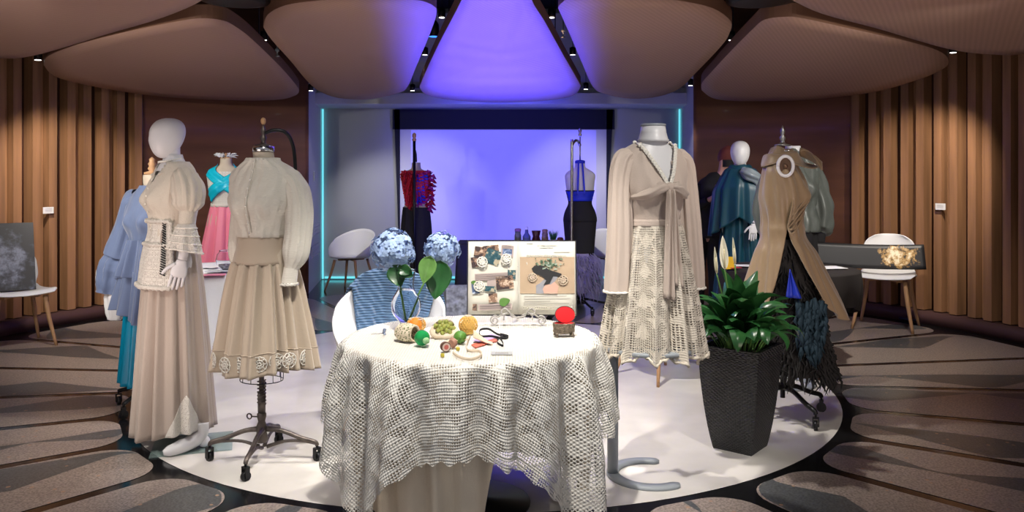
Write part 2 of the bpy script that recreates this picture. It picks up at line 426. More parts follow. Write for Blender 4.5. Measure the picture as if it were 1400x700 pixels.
for k, (nm, a) in enumerate((('trim_1', aL0), ('trim_2', aR0))):
    bm = nb(); p = pol(RR-.01, a); box(bm, (p.x, p.y, 2), (.03, .02, 4), Matrix.Rotation(R(a), 3, 'Z')); struct(nm, bm, M['trim'])
# alcove
pL, pR = pol(RR, aLn), pol(RR, aRn); YB = 12.0; XL, XR = CX-2.66, CX+2.66
def slab(bm, a, b, z0, z1, th, mi=0):
    d = (Vector(b)-Vector(a)); d.z = 0; n = Vector((-d.y, d.x, 0)).normalized()*th
    a = Vector((a[0], a[1], z0)); b = Vector((b[0], b[1], z0)); prism(bm, [a, b, b+n, a+n], (0, 0, z1-z0), mi)
bm = nb(); slab(bm, pL, (XL, YB, 0), 0, 4, .1); struct('wall_alcove_left', bm, M['alcove'])
bm = nb(); slab(bm, pR, (XR, YB, 0), 0, 4, -.1); struct('wall_alcove_right', bm, M['alcove'])
bm = nb(); slab(bm, (XL-.2, YB, 0), (XR+.2, YB, 0), 0, 4, .12); struct('wall_back', bm, M['alcove_dark'])
bm = nb()
box(bm, (CX, 11.62, 2.60), (5.34, .74, .16)); box(bm, (CX, 11.72, 2.72), (5.36, .54, .10)); box(bm, (CX, 11.9, 3.3), (5.36, .16, 1.2))
struct('trim_3', bm, M['alcove'], bevel=.01)
# cyan light strips around the alcove
for lbl, (x, y, z, sx, sy, sz) in (('left', (XL+.03, YB-.03, 1.26, .022, .03, 2.5)), ('right', (XR-.03, YB-.03, 1.26, .022, .03, 2.5))):
    bm = nb(); box(bm, (x, y, z), (sx, sy, sz)); tag(obj('light_strip', bm, M['led']), 'glowing cyan vertical light strip in the %s corner of the alcove' % lbl, 'light strip')
bm = nb(); box(bm, (CX, YB-.03, .03), (5.2, .03, .028)); tag(obj('light_strip', bm, M['led']), 'glowing cyan light strip along the floor at the back of the alcove', 'light strip')
# projection screen in a black surround
bm = nb(); y = YB-.06
def quad(bm, pts, th, mi=0): prism(bm, pts, (0, -th, 0), mi)
zt, zs = 1.5+93*y/F, 1.5+66*y/F
xs0, xs1 = (537-700)/F*y, (840-700)/F*y; xi0, xi1 = (547-700)/F*y, (829-700)/F*y
t = thing('projection_screen', 'large projection screen lit blue in a black cloth surround', 'projection screen', (CX, y, 0))
off = Vector((-CX, -y, 0))
def V3(x, z): return Vector((x, y, z))+off
quad(bm, [V3(xs0, zs), V3(xs1, zs), V3(xs1, zt), V3(xs0, zt)], .03)
quad(bm, [V3(xs0+.02, zt), V3(xi0, zt), V3(xi0, .1), V3(xs0+.10, .1), V3(xs0+.07, 1.2)], .03)
quad(bm, [V3(xi1, zt), V3(xs1-.02, zt), V3(xs1-.09, 1.2), V3(xs1-.10, .1), V3(xi1, .1)], .03)
obj('surround', bm, mat('navy_black_cloth', (.006, .007, .02), .8), t, 'black cloth surround')
bm = nb(); quad(bm, [V3(xi0, .5), V3(xi1, .5), V3(xi1, zs), V3(xi0, zs)], .012)
obj('screen_fabric', bm, mat('screen_white', (.62, .63, .66), .8), t)
bm = nb(); xa, xb = (562-700)/F*y, (815-700)/F*y
quad(bm, [V3(xa, .5), V3(xb, .5), V3(xb, zs-.01), V3(xa, zs-.01)], .016)
obj('projected_image', bm, mat('projected_blue', (.62, .62, .70), .7, emit=(.10, .085, 1), es=.28), t, 'glowing blue projected picture')
# switch plates and vents on the alcove side wall
def on_side(f, z, left=True):
    a, b = (pL, Vector((XL, YB, 0))) if left else (pR, Vector((XR, YB, 0)))
    p = a.lerp(b, f); return Vector((p.x, p.y, z)), b-a
for f, z, h, lbl in ((.35, 1.52, .12, 'upper light switch on the white alcove side wall'),):
    p, d = on_side(f, z); bm = nb(); box(bm, p+Vector((.012, 0, 0)), (.012, .09, h), Matrix.Rotation(atan2(-d.x, d.y), 3, 'Z'))
    tag(obj('light_switch', bm, M['grey_paint'], bevel=.002), lbl, 'switch')
for z, lbl in ((.78, 'upper grey air vent low on the alcove side wall'), (.50, 'lower grey air vent low on the alcove side wall')):
    p, d = on_side(.45, z); bm = nb(); rt = Matrix.Rotation(atan2(-d.x, d.y), 3, 'Z')
    box(bm, p+Vector((.012, 0, 0)), (.016, .9, .16), rt)
    for k in range(5): box(bm, p+Vector((.024, 0, -.06+.03*k)), (.01, .84, .008), rt)
    tag(obj('air_vent', bm, M['alcove']), lbl, 'vent')

# ================================================================ CEILING PETALS
def zsurf(r): return 2.38+.10*(4.6-max(r, 1.9))
def onpetal(px, py):
    u = (px-700)/F; v = (HY-py)/F; t = 12.0
    def g(t): return 1.5+v*t-zsurf(math.hypot(u*t-CX, t-CY))
    while t > 2.5 and g(t) > 0: t -= .05
    lo, hi = t, t+.05
    for _ in range(30):
        m = (lo+hi)/2
        if g(m) > 0: hi = m
        else: lo = m
    return Vector((u*lo, lo, 1.5+v*lo))
PET = {
 'centre': [(640, -30), (655, -52), (685, -58), (715, -52), (722, -30), (727, 0), (745, 30), (770, 75), (790, 110), (793, 120), (780, 132), (740, 138), (685, 140), (630, 138), (590, 132), (575, 122), (577, 110), (600, 60), (631, 0)],
 'p2l': [(360, 37), (366, 20), (391, 7), (434, 1), (500, -3), (568, 0), (591, 7), (597, 17), (589, 43), (569, 91), (558, 117), (548, 126), (517, 134), (488, 136), (454, 132), (426, 117), (397, 83), (371, 54)],
 'p2r': [(763, 11), (768, 4), (786, -2), (877, -4), (929, 1), (974, 11), (999, 29), (997, 46), (986, 63), (951, 100), (929, 121), (900, 132), (863, 135), (829, 129), (811, 119), (797, 89), (780, 49)],
 'p3l': [(60, 89), (67, 76), (112, 59), (175, 43), (238, 30), (275, 25), (305, 28), (323, 37), (345, 54), (383, 91), (406, 118), (408, 127), (400, 132), (383, 136), (340, 137.5), (260, 135), (186, 128), (112, 115), (74, 104)],
 'p3r': [(959, 123), (974, 134), (1003, 138), (1060, 138), (1124, 135), (1199, 125), (1258, 108), (1288, 95), (1297, 85), (1288, 72), (1251, 59), (1162, 39), (1098, 25), (1072, 23), (1045, 27), (1029, 40), (1000, 69), (974, 97), (960, 113)],
 'p4l': [(0, 80), (30, 79), (74, 69), (149, 46), (223, 24), (277, 0), (290, -20), (270, -50), (150, -85), (-20, -90), (-170, -60), (-200, 0), (-150, 50), (-70, 76)],
 'p4r': [(1082, 0), (1124, 19), (1199, 39), (1273, 61), (1318, 71), (1366, 75), (1400, 74), (1490, 60), (1540, 15), (1500, -50), (1350, -85), (1180, -80), (1090, -50), (1070, -20)],
}
PL = {'centre': 'central ceiling petal lit violet blue above the screen', 'p2l': 'ceiling petal left of the central one, blue along its right side',
      'p2r': 'ceiling petal right of the central one, blue along its left side', 'p3l': 'brown ceiling petal above the left mannequins',
      'p3r': 'brown ceiling petal above the right mannequins', 'p4l': 'nearest brown ceiling petal in the top left corner', 'p4r': 'nearest brown ceiling petal in the top right corner'}
for key, pts in PET.items():
    c = [Vector((a, b, 0)) for a, b in pts]; c = smoothpath(c+[c[0]], 4)[:-1]
    w3 = [onpetal(p.x, p.y) for p in c]; mid = sum(w3, Vector())/len(w3)
    bm = nb(); n = len(w3); K = 6
    rows = []
    for j in range(K+1):
        s = j/K; row = []
        for p in w3:
            q = mid.lerp(p, s)
            if s < 1: q.z = zsurf(math.hypot(q.x-CX, q.y-CY))*.999 if False else (mid.lerp(p, s)).z
            row.append(q)
        rows.append(row)
    # underside follows the shallow cone; top is offset upward
    for q0 in rows[:-1]:
        for q in q0: q.z = min(q.z+0, zsurf(math.hypot(q.x-CX, q.y-CY)))
    bot = [[bm.verts.new(q-mid) for q in row] for row in rows[1:]]; cb = bm.verts.new((0, 0, 0))
    top = [bm.verts.new(q-mid+Vector((0, 0, .10))) for q in rows[-1]]
    for i in range(n):
        j = (i+1) % n
        f = bm.faces.new((cb, bot[0][j], bot[0][i])); f.smooth = True
        for a in range(len(bot)-1):
            f = bm.faces.new((bot[a][i], bot[a][j], bot[a+1][j], bot[a+1][i])); f.smooth = True
        f = bm.faces.new((bot[-1][i], bot[-1][j], top[j], top[i])); f.material_index = 1
    f = bm.faces.new(top); f.material_index = 1
    th = thing('ceiling_petal', PL[key], 'ceiling panel', mid, 0, 'suspended petal ceiling panels')
    obj('panel', bm, [M['petal'], M['petal_rim']], th, weld=False)
    for i in range(0, n-2, n//4):
        bm = nb(); q = w3[i].lerp(mid, .35)-mid; cylx(bm, q+Vector((0, 0, .08)), (q.x, q.y, 4.0-mid.z), .006, 6)
        obj('hanging_rod', bm, M['black_metal'], th)

# pendant downlights between the petals
M['lamp_glow'] = mat('lamp_glow', (1, 1, 1), .5, emit=(1, .95, .88), es=6)
M['lamp_blue'] = mat('blue_lens', (.1, .3, 1), .3, emit=(.03, .2, 1), es=1.5)
pend = [  # px, py of the lamp's mouth, depth, watts, where on the ceiling
 (604, 24, 7.4, 40, 'near end of the gap left of the central petal'), (581, 75, 8.6, 40, 'middle of the gap left of the central petal'),
 (564, 124, 10.15, 26, 'far end of the gap left of the central petal'), (754, 24, 7.4, 40, 'near end of the gap right of the central petal'),
 (783, 75, 8.6, 40, 'middle of the gap right of the central petal'), (801, 122, 10.15, 26, 'far end of the gap right of the central petal'),
 (425, 124, 9.9, 60, 'left corner of the alcove'), (944, 117, 9.9, 60, 'right corner of the alcove'),
 (361, 55, 7.4, 130, 'gap above the linen dress form'), (1000, 55, 7.4, 130, 'gap above the teal cape'),
 (237, 27, 6.0, 120, 'gap between the two left petals'), (1120, 25, 6.0, 120, 'gap between the two right petals'),
 (52, 82, 6.9, 120, 'edge of the left slat wall'), (1303, 72, 6.9, 120, 'edge of the right slat wall')]
for px, py, d, wt, where in pend:
    p = P(px, d, py); t = thing('pendant_downlight', 'black cylinder downlight, '+where, 'ceiling light', p, 0, 'black pendant downlights')
    bm = nb(); lathe(bm, [(.026, .002), (.034, 0), (.034, .075), (.012, .085)], n=16); obj('lamp_body', bm, M['black_metal'], t)
    bm = nb(); lathe(bm, [(.001, .0), (.025, 0)], n=16, cap0=False, cap1=False); obj('lamp_lens', bm, M['lamp_glow'], t, 'glowing lens', loc=(0, 0, -.001))
    bm = nb(); cylx(bm, (0, 0, .08), (0, 0, 4.0-p.z), .004, 6); obj('cord', bm, M['black_metal'], t)
    if 'slat wall' in where: tgt = pol(RR, azhit(px+(60 if px < 700 else -75))); tgt.z = 1.0
    elif 'far end' in where: tgt = Vector((p.x*1.05, YB, 1.0))
    elif 'corner of the alcove' in where: tgt = Vector((p.x*.74, YB, .6))
    else: tgt = Vector((p.x, p.y+.1, 0))
    tgt = Vector(tgt)
    l = spot('downlight_beam', (p.x, p.y, p.z-.03), tgt, wt, 54 if 'corner' in where else 62, WARM if abs(px-700) > 320 else NEUT, .7, .03)
    l.parent = t; l.location = (0, 0, -.03)
# big stage lamp with a blue lens, and sprinklers
p = P(593, 8.0, 50); t = thing('stage_lamp', 'larger black stage lamp with a blue lens beside the central petal', 'stage light', p)
bm = nb(); lathe(bm, [(.05, 0), (.058, .01), (.05, .12), (.025, .16)], n=18); obj('lamp_body', bm, M['black_metal'], t)
bm = nb(); lathe(bm, [(.001, .0), (.048, 0)], n=16, cap0=False, cap1=False); obj('lamp_lens', bm, M['lamp_blue'], t, 'glowing blue lens', loc=(0, 0, -.001))
bm = nb(); cylx(bm, (0, 0, .15), (0, 0, 4.0-p.z), .008, 6); obj('mounting_rod', bm, M['black_metal'], t)
for px, py, d, where in ((379, 78, 7.6, 'above the linen dress form'), (770, 52, 7.6, 'right of the central petal'), (1211, 48, 6.2, 'between the two right petals')):
    p = P(px, d, py); bm = nb(); lathe(bm, [(.004, 0), (.022, .004), (.022, .01), (.008, .016), (.008, .05), (.02, .055), (.02, .075), (.006, .08), (.006, 3.98-p.z)], n=12)
    tag(obj('fire_sprinkler', bm, M['grey_paint'], loc=p), 'small grey fire sprinkler hanging '+where, 'sprinkler', 'fire sprinklers')
for px, py, d, where in ((322, 4, 5.6, 'top left'), (1040, 4, 5.6, 'top right')):
    p = P(px, d, py); bm = nb(); lathe(bm, [(.17, 0), (.23, .01), (.24, .05), (.20, .12), (.05, .16), (.03, 3.98-p.z)], n=32)
    tag(obj('ceiling_speaker', bm, M['black_metal'], loc=p), 'round black ceiling unit in the dark gap at %s' % where, 'speaker')

# ================================================================ BODIES AND GARMENTS (shared shape code)
# female form: height, half width, half depth, y offset; neck top at 1.50
BODY = [(.45, .09, .09, 0), (.60, .125, .115, 0), (.75, .165, .125, 0), (.84, .178, .128, .005), (.93, .160, .115, .0), (1.02, .122, .098, 0), (1.10, .135, .105, 0),
        (1.18, .155, .120, 0), (1.27, .165, .108, .0), (1.33, .172, .088, .008), (1.37, .150, .072, .012), (1.40, .105, .062, .012), (1.425, .062, .058, .008), (1.46, .056, .056, 0), (1.50, .054, .054, 0)]
def body_at(z):
    if z <= BODY[0][0]: return BODY[0][1:]
    if z >= BODY[-1][0]: return BODY[-1][1:]
    for i in range(len(BODY)-1):
        a, b = BODY[i], BODY[i+1]
        if a[0] <= z <= b[0]:
            p = BODY[max(0, i-1)]; q = BODY[min(len(BODY)-1, i+2)]; t = (z-a[0])/(b[0]-a[0]); out = []
            for k in (1, 2, 3):
                m1 = (b[k]-p[k])/(b[0]-p[0]+1e-9)*(b[0]-a[0]) if i > 0 else (b[k]-a[k])
                m2 = (q[k]-a[k])/(q[0]-a[0]+1e-9)*(b[0]-a[0]) if i < len(BODY)-2 else (b[k]-a[k])
                out.append((2*t**3-3*t*t+1)*a[k]+(t**3-2*t*t+t)*m1+(-2*t**3+3*t*t)*b[k]+(t**3-t*t)*m2)
            return out
def bpt(z, ang, off=0, dz=0, sc=1.0):
    """point on the body at height z (form space), angle ang (-pi/2 is the front)"""
    rx, ry, yo = body_at(z); x = (rx*sc+off)*cos(ang); y = (ry*sc+off)*sin(ang)+yo
    if sin(ang) < 0:
        for s in (-1, 1): y -= .034*exp(-((x-s*.073)/.048)**2-((z-1.19)/.055)**2)
    return Vector((x, y, z+dz))
FRONT = -pi/2
def body_shell(z0, z1, dz, off=0, n=40, cap=True):
    bm = nb(); nv = max(4, int((z1-z0)/.025))
    grid(bm, lambda u, v: bpt(z0+(z1-z0)*v, u*2*pi, off, dz), n, nv, True, cap, cap); return bm
def bodice(z0, z1, dz, off=.012, wr=.004, uvs=False, vneck=None, open_back=None, n=72, fs=14, seed=0):
    """cloth over the torso between heights z0 and z1; vneck=(z_bottom, half width at z1) leaves a V open"""
    bm = nb(); nv = max(6, int((z1-z0)/.018))
    def fn(u, v):
        z = z0+(z1-z0)*v; a = u*2*pi+FRONT
        o = off+wr*(nz(cos(a)*2+seed, sin(a)*2, z*3, fs/5)+.5*nz(cos(a)+seed, sin(a), z*1.2, fs))
        return bpt(z, a, o, dz)
    def skip(u, v):
        z = z0+(z1-z0)*v; a = u*2*pi+FRONT; p = bpt(z, a, off)
        if vneck and sin(a) < -.1 and z > vneck[0] and abs(p.x) < vneck[1]*(z-vneck[0])/(z1-vneck[0]): return True
        if open_back and sin(a) > .1 and z > open_back[0] and abs(p.x) < open_back[1]*min(1, (z-open_back[0])/.08): return True
        return False
    grid(bm, fn, n, nv, True, uvs=(lambda u, v: (u*.8, v*(z1-z0))) if uvs else None, skip=skip); return bm
def skirt(z0, z1, top, bot, dz=0, k=14, amp=(.004, .03), seed=0, n=220, nv=36, flare=1.0, cx=(0, 0), hem=None, uvw=None, belly=0, irr=.55):
    """skirt from waist height z1 down to z0; top/bot = (rx, ry); k folds growing from amp[0] to amp[1]"""
    bm = nb(); rg = random.Random(seed); ph = [rg.uniform(0, 6.28) for _ in range(4)]
    def fn(u, v):
        a = u*2*pi; t = v**flare; h = (hem(a) if hem else 0)
        z = z1+(z0-z1)*v-h*v
        b = belly*sin(pi*min(1, v*1.0))
        rx = top[0]+(bot[0]-top[0])*t+b; ry = top[1]+(bot[1]-top[1])*t+b
        f = sin(k*a+irr*3*sin(3*a+ph[0])+ph[1])+irr*.7*sin(round(k*1.7)*a+ph[2]+1.2*sin(2*a)+v*1.2)
        am = (amp[0]+(amp[1]-amp[0])*v**.8)*(1-.25*irr*sin(2*a+ph[3]))
        am *= (.6+.4*abs(f))
        return Vector(((rx+am*f)*cos(a)+cx[0]*v, (ry+am*f)*sin(a)+cx[1]*v, z+dz))
    uvs = (lambda u, v: (u*uvw, v*(z1-z0))) if uvw else None
    grid(bm, fn, n, nv, True, uvs=uvs); return bm, fn
def sleeve(pts, rad, folds=9, amp=.06, bunch=0, seed=0, n=44, k=8, uv=None, cap=False):
    bm = nb()
    def mod(u, v):
        a = u*2*pi
        return 1+amp*(sin(folds*a+seed)+.5*sin((folds+4)*a+2*seed+4*v))*min(1, v*6+.15)*min(1, (1-v)*6+.25)+bunch*nz(cos(a)*1.4+seed, sin(a)*1.4, v*7)
    tube(bm, pts, rad, n=n, k=k, mod=mod, cap=cap, uvs=uv); return bm
def head_bm(c, h=.235, yaw=0, w=.155, dp=.195, tilt=0):
    """egg-shaped featureless mannequin head with a chin, c = chin-neck point"""
    bm = nb(); c = Vector(c); rot = Matrix.Rotation(yaw, 3, 'Z') @ Matrix.Rotation(tilt, 3, 'X')
    N = 22
    def fn(u, v):
        a = u*2*pi; th = pi*v; s = max(.004, sin(th))**.82
        z = h*(.5-.5*cos(th)); t = z/h
        wd = w/2*s*(.80+.28*t); dd = dp/2*s*(.72+.36*t)
        yo = -.028*(1-t)**1.0+.006*t
        x = wd*cos(a); y = dd*sin(a)+yo
        if sin(a) < 0:
            y -= .004*exp(-(x/.012)**2-((t-.42)/.09)**2)       # faint nose ridge
            y += .006*exp(-((abs(x)-.033)/.02)**2-((t-.56)/.07)**2)   # eye hollows
        return c+rot @ Vector((x, y, z-.01))
    grid(bm, fn, 32, N, True, True, True); return bm
def hand_into(bm, wrist, dirv, side, palm_n, size=.175, curl=.35, mi=0):
    """hand hanging from wrist along dirv; side = direction to the thumb; palm_n = palm normal; five bent fingers"""
    d = Vector(dirv).normalized(); s = (Vector(side)-d*Vector(side).dot(d)).normalized(); pn = Vector(palm_n)
    pn = (pn-d*pn.dot(d)-s*pn.dot(s)).normalized(); W = Vector(wrist); k = size/.18
    def fn(u, v):
        a = u*2*pi; wd = lerp_list([.024, .030, .040, .042, .036], v)*k; th = lerp_list([.020, .017, .016, .014, .010], v)*k
        return W+d*(v*.095*k)+s*(wd*cos(a))+pn*(th*sin(a))
    grid(bm, fn, 16, 10, True, True, True, mi=mi)
    for i, (off, ln) in enumerate(((.030, .070), (.011, .080), (-.009, .075), (-.028, .058))):
        b = W+d*(.086*k)+s*(off*k); dd = (d+s*off*1.6).normalized(); pts = [b]
        for j, f in enumerate((.45, .32, .23)):
            dd = (dd+pn*curl*(.35+.3*j)).normalized(); pts.append(pts[-1]+dd*ln*k*f)
        tube(bm, pts, [.0088*k, .0085*k, .0078*k, .006*k], n=8, k=3, mi=mi)
    b = W+d*(.028*k)+s*(.024*k); dd = (d*.6+s*.8+pn*.15).normalized(); pts = [b]
    for f in (.036, .028, .022): pts.append(pts[-1]+dd*f*k); dd = (dd+d*.45+pn*.1).normalized()
    tube(bm, pts, [.013*k, .0105*k, .0095*k, .007*k], n=8, k=3, mi=mi)
def caster(bm, p, r=.027, ang=0, mi=0):
    p = Vector(p); ax = Vector((cos(ang), sin(ang), 0))
    tube(bm, [p+Vector((0, 0, r))-ax*.011, p+Vector((0, 0, r))+ax*.011], r, n=18, k=1, mi=mi)
    for s in (-1, 1): box(bm, p+Vector((0, 0, r+.018))+ax*.016*s, (.006, .024, .05), Matrix.Rotation(ang, 3, 'Z'), mi=mi)
    box(bm, p+Vector((0, 0, r+.044)), (.036, .026, .008), Matrix.Rotation(ang, 3, 'Z'), mi=mi)
    cylx(bm, p+Vector((0, 0, r+.045)), p+Vector((0, 0, r+.07)), .007, 8, mi=mi)
def finial(parent, z, m, s=1.0, x=0, y=0, name='finial'):
    bm = nb(); lathe(bm, [(.052*s, 0), (.052*s, .008*s), (.020*s, .016*s), (.012*s, .030*s), (.019*s, .045*s), (.019*s, .058*s), (.009*s, .070*s), (.015*s, .085*s), (.016*s, .098*s), (.008*s, .115*s), (.004*s, .135*s)], (x, y, z), 20)
    return obj(name, bm, m, parent)
def caster_base(parent, m, span=.30, hub=.16, nleg=4, a0=20, wheel_r=.027, thick=.013, ornate=False):
    for i in range(nleg):
        a = R(a0+i*360/nleg); d = Vector((cos(a), sin(a), 0)); bm = nb()
        zc = wheel_r*2+.035
        tube(bm, [d*.02+Vector((0, 0, hub)), d*span*.35+Vector((0, 0, hub-.01)), d*span*.7+Vector((0, 0, hub*.72)), d*span*.95+Vector((0, 0, hub*.60)), d*span+Vector((0, 0, zc))], [thick*1.3, thick, thick, thick, thick*.9], n=10, k=5)
        if ornate: tube(bm, [d*.02+Vector((0, 0, hub*.45)), d*span*.4+Vector((0, 0, hub*.62)), d*span*.75+Vector((0, 0, hub*.62)), d*span*.97+Vector((0, 0, zc+.01))], [thick*.9, thick*.7, thick*.7, thick*.7], n=8, k=5)
        o = obj('leg', bm, m, parent)
        bm = nb(); caster(bm, d*span, wheel_r, a+.9); obj('caster', bm, M['black_metal'], o, weld=False)
def rosette(bm, fn_pt, fn_n, r, mi=0):
    """crocheted flower of tubes on a surface point"""
    c = fn_pt; n = fn_n.normalized(); e1 = n.orthogonal().normalized(); e2 = n.cross(e1)
    for rr, q in ((r, 24), (r*.55, 16), (r*.22, 10)):
        pts = [c+n*.003+(e1*cos(2*pi*i/q)+e2*sin(2*pi*i/q))*rr*(1+.08*(i % 2)) for i in range(q+1)]
        tube(bm, pts, .0035 if rr > r*.5 else .004, n=5, k=1, mi=mi)
    for i in range(8):
        a = 2*pi*i/8; tube(bm, [c+n*.003+(e1*cos(a)+e2*sin(a))*r*.2, c+n*.004+(e1*cos(a+.15)+e2*sin(a+.15))*r*.95], .003, n=5, k=1, mi=mi)

# ================================================================ FRONT ROUND TABLE
TX, TY, TR, TH = -.185, 3.74, .57, .76
t = thing('round_table', 'round table standing in front under two cloths', 'table', (TX, TY, 0))
bm = nb(); lathe(bm, [(TR-.045, TH-.035), (TR-.028, TH-.028), (TR-.028, TH-.012), (TR-.032, TH-.008)], n=64); obj('tabletop', bm, M['white_plastic'], t)
bm = nb(); lathe(bm, [(.035, .03), (.035, TH-.035)], n=20); obj('column', bm, M['black_metal'], t)
bm = nb(); lathe(bm, [(.27, 0), (.27, .012), (.05, .03), (.04, .05)], n=40); obj('base', bm, M['black_metal'], t)
def cloth(drop, fold_k, amp, flare, off, zt, uvon, seed=0, nu=360, nv=60, sq=0):
    """cloth lying on the table and hanging over the rim; drop(a) gives hanging length"""
    bm = nb(); rtop = TR+off; rg = random.Random(seed); p1, p2, p3 = (rg.uniform(0, 6) for _ in range(3))
    def fold(a): return sin(fold_k*a+1.6*sin(3*a+p1)+p2)+.45*sin(round(fold_k*1.9)*a+p3+1.1*sin(2*a))
    def fn(u, v):
        a = u*2*pi
        if v < .25:
            r = rtop*(v/.25)*.985; return Vector((r*cos(a), r*sin(a), zt+.0012*nz(r*cos(a), r*sin(a), 1, 14)))
        s = (v-.25)/.75; L = drop(a)*s; edge = .018
        if L < edge*1.5:
            q = min(1, L/(edge*1.5)); r = rtop*.985+(.015*rtop+edge*.3)*sin(q*pi/2); z = zt-edge*(1-cos(q*pi/2))
        else:
            r = rtop+edge*.3; z = zt-edge-(L-edge*1.5)
        g = max(0, L-.01); f = fold(a)
        A = amp*(1-exp(-g/.16))*(.55+.8*min(1, drop(a)/.7))
        r += flare*g+A*(f*.5+.35)+.006*nz(a*3, g*5, seed, 2)
        ang = a+.02*sin(fold_k*a*.5)*g
        return Vector((r*cos(ang), r*sin(ang), z))
    def uvs(u, v):
        a = u*2*pi
        if v < .25: r = rtop*(v/.25)
        else: r = rtop+drop(a)*(v-.25)/.75
        return (r*cos(a), r*sin(a))
    nvv = nv
    grid(bm, fn, nu, nvv, True, uvs=uvs if uvon else None); return bm
def sqdrop(a, half, R0, rot=0, rnd=.0):
    c = max(abs(cos(a-rot)), abs(sin(a-rot))); return half/c-R0
def drop2(a):   # linen undercloth: long on the left, cut back right of the front
    d = (a-FRONT+pi) % (2*pi)-pi      # 0 = towards the camera, + = viewer's right
    if .14 < d < 1.3: q = min(1, (d-.14)/.10); return .69*(1-q)+.36*q
    return .69
o = obj('linen_tablecloth', cloth(drop2, 20, .030, -.10, -.012, TH+.003, False, 2, nv=40), M['linen'], loc=(TX, TY, 0))
tag(o, 'plain cream linen undercloth hanging below the crochet cloth on the front table', 'tablecloth')
def drop1(a):
    d = sqdrop(a, .935, TR)
    return min(.72, d)+.008*sin(60*a)
o = obj('crochet_tablecloth', cloth(drop1, 16, .095, .03, .012, TH+.009, True, 5, nu=480, nv=90), M['lace'], loc=(TX, TY, 0))
tag(o, 'white crocheted lace tablecloth with pointed corners on the front round table', 'tablecloth')
TZ = TH+.012
def T(px, py, z=TZ):
    """point on the table top seen at px, py"""
    d = (CAMH-z)*F/(py-HY); return Vector(((px-700)/F*d, d, z))

# ---------------- vase with two hydrangeas
vp = T(555, 449); t = thing('flower_vase', 'clear glass vase of water holding the two blue hydrangeas', 'vase', vp)
prof = [(.038, 0), (.040, .006), (.026, .018), (.034, .035), (.060, .065), (.072, .10), (.068, .14), (.046, .18), (.038, .205), (.042, .25), (.048, .285)]
pp = smoothpath([(a, 0, b) for a, b in prof], 3); pr = [(q.x, q.z) for q in pp]
inner = [(max(.001, a-.0035), max(b, .012)) for a, b in pr][::-1]
bm = nb(); lathe(bm, pr+inner, n=40, cap1=True); obj('vase_body', bm, M['glass'], t)
wl = [(max(.001, a-.0045), b) for a, b in pr if .03 < b < .19]
bm = nb(); lathe(bm, wl, n=32); obj('water', bm, mat('water', (.92, .95, 1), .0, trans=1, ior=1.12), t)
def hydrangea(cp, r, vase_pt, lbl, leafs, seed):
    rg = random.Random(seed); t = thing('hydrangea', lbl, 'flower', cp, 0, 'hydrangeas in the vase')
    bm = nb()
    N = 210
    for i in range(N):
        zz = 1-1.75*(i+.5)/N; ph = i*2.39996; s = sqrt(max(0, 1-zz*zz)); n = Vector((s*cos(ph), s*sin(ph), zz))
        n = (n+Vector((rg.uniform(-.22, .22), rg.uniform(-.22, .22), rg.uniform(-.22, .22)))).normalized(); rr = r*(1+rg.uniform(-.16, .08)); c = n*rr; e1 = n.orthogonal().normalized(); e2 = n.cross(e1); a0 = rg.uniform(0, 6)
        fr_ = r*rg.uniform(.145, .19); n = (n+Vector((rg.uniform(-.3, .3), rg.uniform(-.3, .3), rg.uniform(-.3, .3)))).normalized(); e1 = n.orthogonal().normalized(); e2 = n.cross(e1)
        for k in range(4):
            a = a0+k*pi/2; d = e1*cos(a)+e2*sin(a); q = e1*cos(a+pi/2)+e2*sin(a+pi/2); b0 = c+n*rg.uniform(0, .004)
            v = [bm.verts.new(b0+d*fr_*x+q*fr_*y+n*fr_*zq) for x, y, zq in ((0, 0, 0), (.35, .36, .12), (.75, .46, .16), (1.05, .22, .02), (1.05, -.22, .02), (.75, -.46, .16), (.35, -.36, .12))]
            f = bm.faces.new(v); f.smooth = True
        ball(bm, c+n*.002, r*.022, 3)
    ball(bm, (0, 0, 0), r*.84, 8)
    o = obj('flower_head', bm, M['petal_blue'], t, weld=False)
    bm = nb(); v = Vector(vase_pt)-Vector(cp); tube(bm, [(0, 0, -r*.8), (v.x*.5, v.y*.5, v.z*.45), v], .0045, n=8); obj('stem', bm, M['stem'], t)
    for (px, py, pd, L, wd, dirx, dirz, roll, m) in leafs:
        b = P(px, pd, py)-Vector(cp); D = Vector((dirx, -.25, dirz)).normalized(); S = D.cross(Vector((0, -1, roll))).normalized(); Nn = S.cross(D); bm = nb()
        def fn(u, v2):
            w_ = wd*sin(pi*min(1, v2**.75))**.8*(1-.12*v2); x = (u-.5)*2
            return b+D*(L*v2)+S*(w_*x)+Nn*(-.012*(1-abs(x))+.05*v2*v2*L*4*.3)
        grid(bm, fn, 10, 12, False); obj('leaf', bm, m, t, solid=.0012)
vz = vp+Vector((0, 0, .04))
hydrangea(P(537, 4.0, 343), .102, vz, 'pale blue hydrangea head on the left side of the vase', [(538, 362, 3.93, .115, .050, .35, -.9, .3, M['leaf']), (545, 366, 3.90, .085, .036, .9, -.5, .2, M['leaf'])], 3)
hydrangea(P(604, 4.0, 341), .083, vz+Vector((.01, 0, 0)), 'pale blue hydrangea head leaning out on the right side of the vase',
          [(588, 350, 3.86, .135, .045, -.22, -1, .2, M['leaf_light']), (602, 356, 3.92, .19, .070, -.12, -1, -.2, M['leaf']), (594, 365, 3.97, .15, .05, .05, -1, .5, M['leaf'])], 5)

